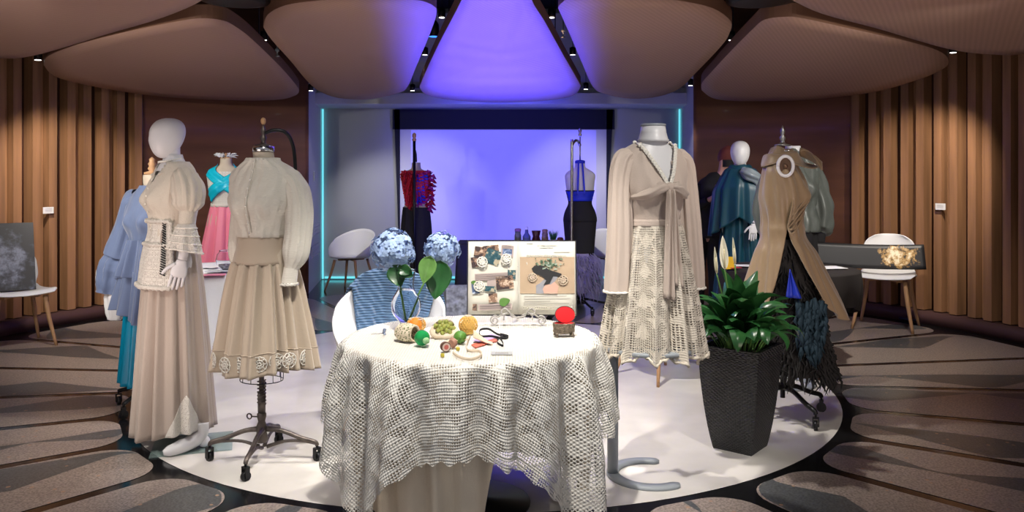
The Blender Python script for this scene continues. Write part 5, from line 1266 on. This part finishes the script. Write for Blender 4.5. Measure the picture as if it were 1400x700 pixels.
obj('blue_sash', bm, M['royal'], t, 'royal blue satin sash', solid=.003, weld=False)
bm = nb(); rg = random.Random(8)
for i in range(900):
    a = rg.uniform(0, 6.28); v = rg.random(); r = .15+.05*sin(pi*min(1, v*1.1)); z = .66-.44*v; l = rg.uniform(.06, .13)
    c = Vector((r*cos(a), r*.85*sin(a), z)); o_ = Vector((cos(a), sin(a), -.6+rg.uniform(-.4, .4)))
    tube(bm, [c, c+o_*l*.4, c+o_*l*.5+Vector((rg.uniform(-.02, .02), 0, -l*.7))], [.006, .005, .001], n=3, k=1, cap=False)
lathe(bm, [(.13, .22), (.17, .35), (.165, .5), (.14, .66)], n=20, cap0=False, cap1=False)
o = obj('feather_hem', bm, M['fluff'], t, 'fluffy lilac feather hem', weld=False)

# ================================================================ G: TORSO ON SIDE TABLE IN BLUSH BLOUSE AND CROCHET SKIRT
def c_table(lbl, x, y, pole_px_off, topz, ang, mirror=1, base=(0, 0)):
    t = thing('side_table', lbl, 'side table', (x, y, 0), ang, 'grey side tables under torsos')
    bm = nb(); lathe(bm, [(.232, topz-.022), (.238, topz-.018), (.238, topz-.004), (.234, topz)], n=48); obj('tabletop', bm, M['grey_paint'], t)
    bm = nb(); r = .185; a0, a1 = R(65), R(310)
    def fn(u, v):
        a = a0+(a1-a0)*v; e = min(1, sqrt(max(0, min(v, 1-v)/.03))); w_ = .030*max(.15, e)
        q = round(u*4) % 4; rr = r+(w_ if q in (0, 3) else -w_); return Vector((rr*cos(a)*mirror+base[0], rr*sin(a)+base[1], 0 if q < 2 else .018))
    grid(bm, fn, 4, 50, True, True, True); obj('base_ring', bm, M['grey_paint'], t)
    bm = nb(); cylx(bm, (-r*mirror+base[0], base[1], .015), (-r*mirror+base[0], base[1], topz-.02), .028, 24); obj('column', bm, M['grey_paint'], t); return t
c_table('grey side table with open ring foot carrying the blush blouse torso', XY(888, 4.09)[0], 4.09, 0, .662, 0, 1, (-.0, 0))
t = thing('torso_form', 'headless white torso in blush tied blouse and ecru crochet skirt on a grey side table', 'dress form', (XY(893, 4.08)[0], 4.08, .663), R(20)); dz = .26-.663
def up(bmv): return bmv
obj('torso', body_shell(.45, 1.46, dz, 0), M['mannequin'], t)
bm = nb(); lathe(bm, [(.076, 1.42+dz), (.079, 1.430+dz), (.074, 1.436+dz), (.066, 1.465+dz), (.061, 1.50+dz)], n=30); obj('neck_block', bm, M['mannequin'], t)
bm = nb(); lathe(bm, [(.0625, 1.498+dz), (.0635, 1.508+dz), (.061, 1.510+dz)], n=30); obj('neck_cap', bm, M['grey_paint'], t, 'thin dark rim on the neck')
BL = bodice(1.01, 1.415, dz, .014, .010, vneck=(1.20, .098), seed=6); bl = obj('tied_blouse', BL, M['tan_blouse'], t, 'blush chiffon blouse knotted in front', solid=.003)
# lace edging along the V
bm = nb()
for s in (-1, 1):
    for k in range(17):
        z = 1.20+.215*k/16; x = s*(.098*(k/16)+.004); rx, ry, yo = body_at(z); cs = max(-1, min(1, x/(rx+.02))); a = -math.acos(cs); p = bpt(z, a, .024, dz); rosette(bm, p, Vector((p.x*.5, -1, 0)), .0075)
        ball(bm, p+Vector((s*.008, -.002, .004)), .0035, 4)
for s in (-1, 1): tube(bm, [bpt(1.20+.215*k/16, -math.acos(max(-1, min(1, s*(.098*(k/16)+.004)/(body_at(1.20+.215*k/16)[0]+.02)))), .022, dz) for k in range(17)], .006, n=6, k=1)
obj('neckline_lace', bm, M['pearl'], bl, weld=False)
kp = bpt(1.195, FRONT, .035, dz); bm = nb(); ball(bm, kp, .022, 10, s=(1, .8, 1.1)); 
for s in (-1, 1): tube(bm, [kp+Vector((s*.012, 0, 0)), kp+Vector((s*.045, .004, -.004)), kp+Vector((s*.10, .035, -.035)), kp+Vector((s*.150, .11, -.05))], [.014, .026, .022, .008], n=16, k=6, mod=lambda u, v: 1+.22*sin(5*u*2*pi+3*v))
tn = obj('front_knot', bm, M['tan_blouse'], bl, weld=False)
for s, L in ((-1, .52), (1, .46)):
    bm = nb()
    grid(bm, lambda u, v: kp+Vector((s*.012+(u-.5)*(.022+.030*v)+s*.012*v, -.012+.012*sin(u*9+2*v)-.02*v, -.01-L*v-.02*u*v)), 14, 20, False); obj('tie_tail', bm, M['tan_blouse'], bl, solid=.002)
for s in (-1, 1):
    bm = sleeve([(s*.125, 0, 1.345+dz), (s*.162, .0, 1.315+dz), (s*.185, .0, 1.20+dz), (s*.195, -.012, .98+dz), (s*.208, -.02, .68+dz)], [.045, .058, .055, .060, .068], 9, .10, .03, s, n=60)
    sl = obj('long_sleeve', bm, M['tan_blouse'], bl); bm = nb(); tube(bm, [(s*.208+.070*cos(q*pi/14), -.02+.07*sin(q*pi/14), .682+dz) for q in range(29)], [.004, .008]*14+[.004], n=6, k=1); obj('cuff_lace', bm, M['pearl'], sl)
bm = nb(); grid(bm, lambda u, v: bpt(1.035-.035*v, u*2*pi, .020, dz), 50, 3, True); wb = obj('waistband', bm, M['tan_blouse'], t, 'satin waistband', solid=.003)
def hz(a): return .016*sin(12*a)+.008*sin(31*a)-.01*sin(2*a)
bm, sf = skirt(.365+.0, 1.005, (.142, .122), (.262, .22), dz, 14, (.005, .028), 12, flare=.75, hem=hz, uvw=1.75, n=300)
sk_ = obj('crochet_skirt', bm, M['lace_skirt'], t, 'ecru crochet skirt with pointed hem')
bm = nb(); q = [sf(u/150, 1.0) for u in range(151)]; tube(bm, q, [.004, .010]*75+[.004], n=6, k=1); obj('picot_edge', bm, mat('ecru_yarn', (.60, .54, .45), .9), sk_)
bm, _ = skirt(.42, 1.0, (.130, .110), (.205, .165), dz, 12, (.003, .01), 12, flare=.75); obj('skirt_lining', bm, mat('lining_beige', (.44, .38, .31), .8), t)

# ================================================================ H: KHAKI DRAPED DRESS WITH BLACK FRINGE
t = thing('dress_form', 'dress form in draped khaki silk dress slit open over shaggy black fringe', 'dress form', XY(1070, 5.1), R(72)); dz = .20
obj('torso', body_shell(1.02, 1.45, dz, -.004), M['linen_form'], t)
bm = nb(); lathe(bm, [(.062, 1.655), (.064, 1.675), (.045, 1.68)], n=22); obj('neck_plate', bm, M['chrome'], t, 'metal neck plate')
finial(t, 1.70, mat('pewter', (.35, .35, .34), .35, metal=.9), .95)
bm = nb(); cylx(bm, (0, 0, .12), (0, 0, .9), .015); obj('pole', bm, M['black_metal'], t); caster_base(t, M['black_metal'], .30, .19, 4, -52, .030, .015)
WD = lambda q: .02+.80*q**.9
def fn(u, v):
    zt = 1.635; L = .89+.10*max(0, cos(u*2*pi+R(-168)-R(-95)))+.04*sin(3*u*2*pi); zz = zt-L*v; q = max(0, (1.185-zz)/.45)
    a0 = R(-168)+WD(q)*.85 if q > 0 else R(-168); a1 = R(-168)+2*pi-(WD(q)*.70 if q > 0 else 0); a = a0+(a1-a0)*u
    f = sin(9*a+2)*.5+sin(4*a)+.4*sin(17*a+6*zz); am = .004+.020*min(1, q)
    b = bpt(max(zz-dz, .985), a, .024+.010*nz(cos(a)*2, sin(a)*2, zz*2.5, 1.6)+.006*sin(11*a+9*zz), dz)
    if q <= 0: return Vector((b.x, b.y, zz))
    rx = .148+.13*q; ry = .122+.125*q; k = min(1, q*3); k = k*k*(3-2*k)
    c = Vector(((rx+am*f)*cos(a), (ry+am*f)*sin(a)-.08*q*max(0, -sin(a)), zz)); b.z = zz; return b.lerp(c, k)
bm = nb(); grid(bm, fn, 170, 70, False); bl = obj('khaki_dress', bm, M['khaki'], t, 'khaki silk dress slit open below the hip', solid=.005)
# bare armhole ring on the near side
bm = nb(); ah = Vector((-.195, -.015, 1.57)); tube(bm, [ah+Vector((0, .044*cos(q*pi/14), .060*sin(q*pi/14))) for q in range(29)], .010, n=10, k=1); obj('armhole_ring', bm, M['mannequin'], t, 'white armhole ring')
bm = nb(); grid(bm, lambda u, v: ah+Vector((.006, .044*v*cos(u*2*pi), .060*v*sin(u*2*pi))), 28, 3, True); ball(bm, ah+Vector((0, 0, 0)), .014, 8); obj('armhole_plate', bm, mat('brown_metal_plate', (.14, .08, .05), .35, metal=.6), t, 'brown metal armhole plate', weld=False)
# cowl collar
bm = nb()
def fn(u, v):
    a = u*2*pi; r = .060+.075*v+.008*sin(5*a+3*v); front = max(0, -sin(a))
    return Vector(((r+.05*v)*cos(a), r*sin(a)-.07*front*v*v, 1.685-.095*v+.010*sin(3*a+5*v)+.012*sin(9*v+a)-.035*front*v))
grid(bm, fn, 60, 18, True); obj('cowl_collar', bm, M['khaki'], bl, solid=.005)
bm = nb()
grid(bm, lambda u, v: Vector((-.02+.14*(u-.5)+.02*sin(5*v), -.10-.13*v, 1.66-.03*v-.06*v*v+.025*sin(u*7+4*v))), 14, 14, False); obj('collar_flap', bm, M['khaki'], bl, solid=.006)
for k in range(7):   # diagonal drape folds meeting at the hip
    s0 = bpt(1.36-.05*k, R(-128+3*k), .030, dz); s1 = bpt(1.14-.03*k, R(-158), .036, dz); s2 = bpt(1.0, R(-168), .034, dz)
    bm = nb(); tube(bm, [s0, s1, s2], [.004, .010, .006], n=8, k=6, flat=.6); obj('drape_fold', bm, M['khaki'], bl)
def fringe(z0, z1, r0, r1, n, seed, cx=(0, 0)):
    bm = nb(); rg = random.Random(seed)
    for i in range(n):
        a = rg.uniform(0, 2*pi); v = rg.random()**.7; r = r0+(r1-r0)*v; z = z1+(z0-z1)*v
        c = Vector((r*cos(a)+cx[0]*v, r*sin(a)+cx[1]*v, z)); o_ = Vector((cos(a), sin(a), 0)); l = rg.uniform(.05, .12)
        tube(bm, [c-o_*.01, c+o_*.02+Vector((rg.uniform(-.02, .02), rg.uniform(-.02, .02), -l*.5)), c+o_*.015+Vector((rg.uniform(-.03, .03), rg.uniform(-.03, .03), -l))], [.010, .008, .001], n=3, k=1, cap=False)
    grid(bm, lambda u, v: Vector(((r0+(r1-r0)*v)*cos(u*2*pi)+cx[0]*v, (r0+(r1-r0)*v)*sin(u*2*pi)+cx[1]*v, z1+(z0-z1)*v))*1.0, 60, 14, True)
    return bm
obj('fringe_underskirt', fringe(.30, 1.12, .11, .22, 1500, 5, (0, -.09)), M['fur'], t, 'shaggy black fringe underskirt', weld=False)
bm = nb(); p0 = Vector((-.19, -.02, .95)); grid(bm, lambda u, v: p0+Vector((-.03-.02*v-.01*sin(u*8), -.02+.09*(u-.5)*v-.02*v, -.17*v)), 8, 8, False); obj('blue_godet', bm, mat('deep_blue_satin', (.01, .03, .40), .5), t, 'bright blue fabric point', solid=.004)
bm = nb(); rg = random.Random(31)
for i in range(130):
    v = rg.random(); c = Vector((-.21-.05*v+rg.uniform(-.02, .02), -.16+rg.uniform(-.09, .09)*(1-.4*v), .78-.30*v)); l = rg.uniform(.06, .12)
    tube(bm, [c, c+Vector((-.03, rg.uniform(-.02, .02), -l*.4)), c+Vector((-.025, rg.uniform(-.03, .03), -l))], [.012, .014, .002], n=4, k=1)
obj('teal_plumes', bm, mat('dark_teal_plume', (.004, .020, .034), .8), t, 'dark teal plumes', weld=False)
# ================================================================ K: GREY SATIN JACKET TORSO
KX, KY = XY(1084, 5.9)[0], 5.9
c_table('grey side table with ring foot half hidden behind the khaki dress', KX, KY, 0, .662, 0, -1, (-.06, 0))
t = thing('torso_form', 'torso behind the khaki dress in shiny grey satin bomber jacket', 'dress form', (KX, KY, .663), R(20)); dz = .23-.663
obj('torso', body_shell(.45, 1.50, dz, 0), M['mannequin'], t)
obj('jacket_body', bodice(.88, 1.42, dz, .035, .035, seed=8, fs=10), M['grey_satin'], t, 'grey satin jacket', solid=.004)
bm = nb(); grid(bm, lambda u, v: Vector(((.075+.03*v+.01*sin(7*u*6.28))*cos(u*2*pi), (.07+.03*v)*sin(u*2*pi), 1.47-.07*v+.012*sin(5*u*6.28)+dz)), 40, 6, True); obj('jacket_collar', bm, M['grey_satin'], t, solid=.006)
for s in (-1, 1):
    o = obj('jacket_sleeve', sleeve([(s*.12, 0, 1.37+dz), (s*.17, 0, 1.32+dz), (s*.215, 0, 1.18+dz), (s*.235, -.01, 1.03+dz), (s*.215, -.03, .90+dz), (s*.20, -.04, .86+dz)], [.05, .072, .078, .095, .088, .045], 7, .08, .16, s), M['grey_satin'], t)
    obj('knit_cuff', sleeve([(s*.20, -.04, .865+dz), (s*.195, -.045, .80+dz)], [.046, .042], 12, .03, 0, n=36, k=3), M['black'], o)
bm, _ = skirt(.45, .92, (.17, .14), (.19, .165), dz, 9, (.002, .012), 3); obj('black_skirt', bm, M['black'], t, 'black skirt', solid=.002)
# ================================================================ I: TEAL CAPE MANNEQUIN
t = thing('mannequin', 'white-headed mannequin in dark teal cape with grey satin scarf behind the velvet table', 'mannequin', XY(1012, 7.95), R(-18)); dz = .19
sc_ = 1.0
obj('torso', body_shell(.70, 1.47, dz, 0), M['mannequin'], t)
bm = nb(); grid(bm, lambda u, v: Vector((.050*cos(u*2*pi), .052*sin(u*2*pi)-.01*v, 1.60+.10*v)), 20, 5, True); obj('neck', bm, M['mannequin'], t)
obj('head', head_bm((.0, -.02, 1.625), .245, 0, .195, .23), M['mannequin'], t)
for s in (-1, 1): limb(t, 'leg', [(s*.09, 0, .95), (s*.085, -.01, .52), (s*.08, .02, .03)], [.075, .055, .034], M['mannequin'])
bm = nb(); lathe(bm, [(.2, 0), (.2, .01), (.03, .014)], n=30); obj('base_plate', bm, M['chrome'], t)
bm, _ = skirt(.30, 1.25, (.14, .12), (.24, .21), 0, 9, (.004, .02), 5); obj('teal_dress', bm, M['teal'], t, 'dark teal dress', solid=.002)
bm = nb()
def fn(u, v):
    a = u*2*pi; f = sin(11*a+1.4*sin(3*a))+.4*sin(19*a); side = abs(cos(a)); r = .07+.165*min(1, v*2.6)**.8+.06*v
    z = 1.60-.04*min(1, v*2.6)-.66*max(0, v-.12)*(.75+.35*side); am = .020*v
    return Vector(((r+am*f)*cos(a), (r*.72+am*f)*sin(a), z))
grid(bm, fn, 160, 30, True); obj('teal_cape', bm, M['teal'], t, 'dark teal taffeta cape', solid=.003)
bm = nb(); grid(bm, lambda u, v: Vector(((.068+.05*v)*cos(u*2*pi), (.062+.045*v)*sin(u*2*pi), 1.615+.02*sin(pi*v)-.03*v+.008*sin(u*25))), 40, 6, True); obj('cape_collar', bm, M['teal'], t, solid=.005)
bm = nb(); tube(bm, [(.02, -.12, 1.56), (.09, -.16, 1.53), (.17, -.12, 1.47), (.20, -.08, 1.33), (.19, -.10, 1.20)], [.035, .055, .050, .050, .03], n=24, k=6, mod=lambda u, v: 1+.18*sin(5*u*2*pi+6*v)); obj('satin_scarf', bm, mat('silver_grey_satin', (.20, .24, .27), .35), t, 'silver grey satin scarf')
arm = limb(t, 'arm', [(.16, 0, 1.50), (.21, -.02, 1.30), (.17, -.14, 1.13), (.13, -.19, 1.06)], [.042, .036, .030, .022], M['mannequin'])
bm = nb(); hand_into(bm, (.13, -.19, 1.06), (-.05, -.2, -1), (-1, -.4, 0), (.3, .9, 0), .18, .1); obj('hand', bm, M['mannequin'], arm, weld=False)
# ================================================================ J: PERSON
px_ = XY(966, 8.7); t = thing('person', 'person with pinned auburn hair and black clothes leaning behind the teal caped mannequin', 'person', px_, R(-5))
me = bpy.data.meshes.new('body')
V = [(0, 0, .93), (.0, 0, 1.08), (.03, 0, 1.24), (.07, -.01, 1.40), (.13, -.015, 1.50), (.17, -.02, 1.56), (.21, -.03, 1.66), (.215, -.03, 1.74),
     (.22, -.01, 1.41), (.25, -.06, 1.22), (.17, -.22, 1.30), (.13, -.28, 1.33),
     (-.08, -.01, 1.40), (-.12, -.06, 1.20), (.0, -.22, 1.27), (.05, -.28, 1.31),
     (.09, 0, .88), (.10, -.01, .50), (.10, .02, .08), (.10, -.13, .04), (-.09, 0, .88), (-.10, -.01, .50), (-.10, .02, .08), (-.10, -.13, .04)]
E = [(0, 1), (1, 2), (2, 3), (3, 4), (4, 5), (5, 6), (6, 7), (3, 8), (8, 9), (9, 10), (10, 11), (3, 12), (12, 13), (13, 14), (14, 15), (0, 16), (16, 17), (17, 18), (18, 19), (0, 20), (20, 21), (21, 22), (22, 23)]
RD = [(.15, .11), (.12, .09), (.13, .10), (.12, .085), (.05, .05), (.052, .055), (.075, .088), (.07, .08), (.055, .05), (.04, .04), (.030, .03), (.022, .03), (.055, .05), (.04, .04), (.030, .03), (.022, .03),
      (.09, .09), (.058, .058), (.04, .04), (.035, .03), (.09, .09), (.058, .058), (.04, .04), (.035, .03)]
me.from_pydata(V, E, []); me.update(); me.materials.append(M['skin'])
body = bpy.data.objects.new('body', me); COL.objects.link(body); body.parent = t
md = body.modifiers.new('skin', 'SKIN'); md.use_smooth_shade = True
for i, v in enumerate(me.skin_vertices[0].data): v.radius = RD[i]; v.use_root = (i == 0)
md = body.modifiers.new('sub', 'SUBSURF'); md.levels = 2; md.render_levels = 2
for wr, dr in (((.125, -.285, 1.335), (-.35, -.5, .6)), ((.055, -.285, 1.315), (.35, -.5, .6))):
    bm = nb(); hand_into(bm, wr, dr, (0, -.3, 1), (0, 1, .2), .17, .35); obj('hand', bm, M['skin'], t, weld=False)
bm = nb(); 
def hf(u, v): a = u*2*pi; th = pi*.62*v; s = sin(th); return Vector((.215+.098*s*cos(a), -.015+.112*s*sin(a)+.02*v, 1.715+.12*cos(th)+.02*max(0, -sin(a))*v))
grid(bm, hf, 28, 14, True); ball(bm, (.235, .09, 1.80), .05, 9); obj('hair', bm, M['hair'], t, 'auburn hair pinned up', weld=False)
bm = nb(); grid(bm, lambda u, v: Vector((.212+.062*sin((u-.5)*2.6), -.035-.085*cos((u-.5)*2.6), 1.69-.075*v)), 14, 5, False); obj('face_mask', bm, M['black'], t, 'black face mask', solid=.004)
bm = nb()
tube(bm, [(0, 0, .86), (0, 0, 1.05), (.03, 0, 1.22), (.07, -.01, 1.38), (.11, -.012, 1.47), (.15, -.015, 1.52)], [.185, .165, .165, .175, .12, .065], n=30, k=5, flat=.72); obj('black_top', bm, M['black'], t)
for pts in ([(.20, -.01, 1.42), (.25, -.06, 1.22), (.175, -.21, 1.30)], [(-.06, -.01, 1.42), (-.12, -.06, 1.20), (-.005, -.21, 1.27)]): bm = nb(); tube(bm, pts, [.072, .058, .042], n=16, k=6); obj('black_sleeve', bm, M['black'], t)
for s in (-1, 1): bm = nb(); tube(bm, [(s*.085, 0, .95), (s*.10, -.005, .5), (s*.10, .015, .06)], [.115, .085, .070], n=18, k=5); obj('trouser_leg', bm, M['black'], t)
for s in (-1, 1): bm = nb(); grid(bm, lambda u, v: Vector((s*.10+lerp_list([.03, .042, .045, .05, .02], v)*cos(u*2*pi), .07-.27*v, .045+.045*sin(u*2*pi)*(1-.5*v))), 16, 10, True, True, True); obj('shoe', bm, M['black_metal'], t)

# ================================================================ PLANTER WITH PEACE LILY
t = thing('potted_peace_lily', 'tall square black wicker planter with a leafy white-flowered peace lily', 'plant', (XY(1012, 4.52)[0], 4.52, 0), R(-39))
bm = nb(); HP = .575
prof = [(.105, 0), (.112, .01), (.132, .12), (.150, .26), (.163, .40), (.170, .52), (.175, HP)]
def sq(r, u):
    s = u*4; i = int(s) % 4; q = s-int(s); c = [(-1, -1), (1, -1), (1, 1), (-1, 1)]; a, b = c[i], c[(i+1) % 4]; return (r*(a[0]+(b[0]-a[0])*q), r*(a[1]+(b[1]-a[1])*q))
PS = smoothpath([(a, 0, b) for a, b in prof], 3)
def fn(u, v): p = PS[round(v*(len(PS)-1))]; x, y = sq(p.x, u); return Vector((x, y, p.z))
grid(bm, fn, 32, len(PS)-1, True, True, False, uvs=lambda u, v: (u*1.3, v*HP))
for f in bm.faces: f.smooth = False
obj('pot', bm, M['wicker'], t)
bm = nb(); grid(bm, lambda u, v: Vector((*sq([.178, .178, .155, .155][round(v*3)], u), [HP-.05, HP, HP, HP-.05][round(v*3)])), 16, 3, True, uvs=lambda u, v: (u*1.3, v*.1))
for f in bm.faces: f.smooth = False
obj('rim', bm, M['wicker'], t)
bm = nb(); box(bm, (0, 0, HP-.05), (.31, .31, .01)); obj('soil', bm, M['soil'], t)
bm = nb(); rg = random.Random(21)
def leaf(bm, base, az, L, wd, lean, droop, mi=0, twist=0):
    D = Vector((cos(az), sin(az), 0)); S0 = Vector((-sin(az), cos(az), 0)); stemL = L*.55
    pts = []; ang = R(90)-lean*.35; p = Vector(base); n = 14
    for i in range(n+1):
        pts.append(p.copy()); q = i/n; ang2 = ang-lean*.65*q-droop*max(0, q-.4)**1.3*3; p = p+(D*cos(ang2)+Vector((0, 0, 1))*sin(ang2))*((stemL+L)/n)
    k0 = int(n*stemL/(stemL+L)); tube(bm, pts[:k0+2], .0035, n=5, k=1, mi=1, cap=False)
    lp = smoothpath(pts[k0:], 3); fr_ = frames(lp); N = len(lp)-1
    def f2(u, v):
        i = round(v*N); x = 2*u-1; T_ = fr_[i][0]; up_ = S0.cross(T_); w_ = wd*(sin(pi*min(1, v**.80)))**.85*(1-.1*v)
        S = S0*cos(twist)+up_*sin(twist)
        return lp[i]+S*(x*w_)+up_*(-.28*w_*(1-abs(x))+.03*w_*sin(v*22)*abs(x))
    grid(bm, f2, 6, N, False, mi=mi)
for i in range(74):
    az = i*2.39996+rg.uniform(-.4, .4); q = ((i+.5)/74)**.8; r_ = .11*q
    lean = .10+1.35*q+rg.uniform(-.2, .2); L = rg.uniform(.20, .30)
    leaf(bm, (r_*cos(az), r_*sin(az), HP-.04), az, L*(1.08-.28*q), rg.uniform(.045, .070)*(1.05-.2*q), lean, rg.uniform(.3, 1.2), 0, rg.uniform(-.7, .7))
for az, L in ((-1.2, .22), (-.3, .20), (-2.4, .20)):
    leaf(bm, (.12*cos(az), .12*sin(az), HP-.02), az, L, .05, 1.5, 1.6, 0, .2)
obj('foliage', bm, [M['leaf'], M['stem']], t, 'glossy dark green leaves', weld=False)
c0 = Vector(XY(1012, 4.52)); inv = Matrix.Rotation(R(39), 3, 'Z')
for px, pt, pb_, wd in ((980, 337, 375, .010), (991, 322, 369, .024), (1005, 324, 362, .009)):
    a = P(px, 4.5, pb_)-c0; b = P(px-3, 4.48, pt)-c0; a = inv @ a; b = inv @ b; bm = nb()
    tube(bm, [(.0, 0, HP-.04), (a.x*.6, a.y*.6, (a.z+HP)/2), a], .004, n=6); st = obj('flower_stalk', bm, M['stem'], t)
    bm = nb(); side = inv @ Vector((1, 0, 0)); fwd = inv @ Vector((0, -1, 0)); 
    grid(bm, lambda u, v: a.lerp(b, v)+side*((2*u-1)*wd*sin(pi*v**.7)**.8)+fwd*(-.02*(1-abs(2*u-1))*sin(pi*v)), 8, 12, False); obj('spathe', bm, M['spathe'], st, 'white flower hood', solid=.0015)
    bm = nb(); tube(bm, [a+Vector((0, 0, .01))+fwd*.006, a.lerp(b, .6)+fwd*.010], [.005, .004], n=8, k=3); obj('spadix', bm, mat('cream_spadix', (.6, .55, .35), .7), st)
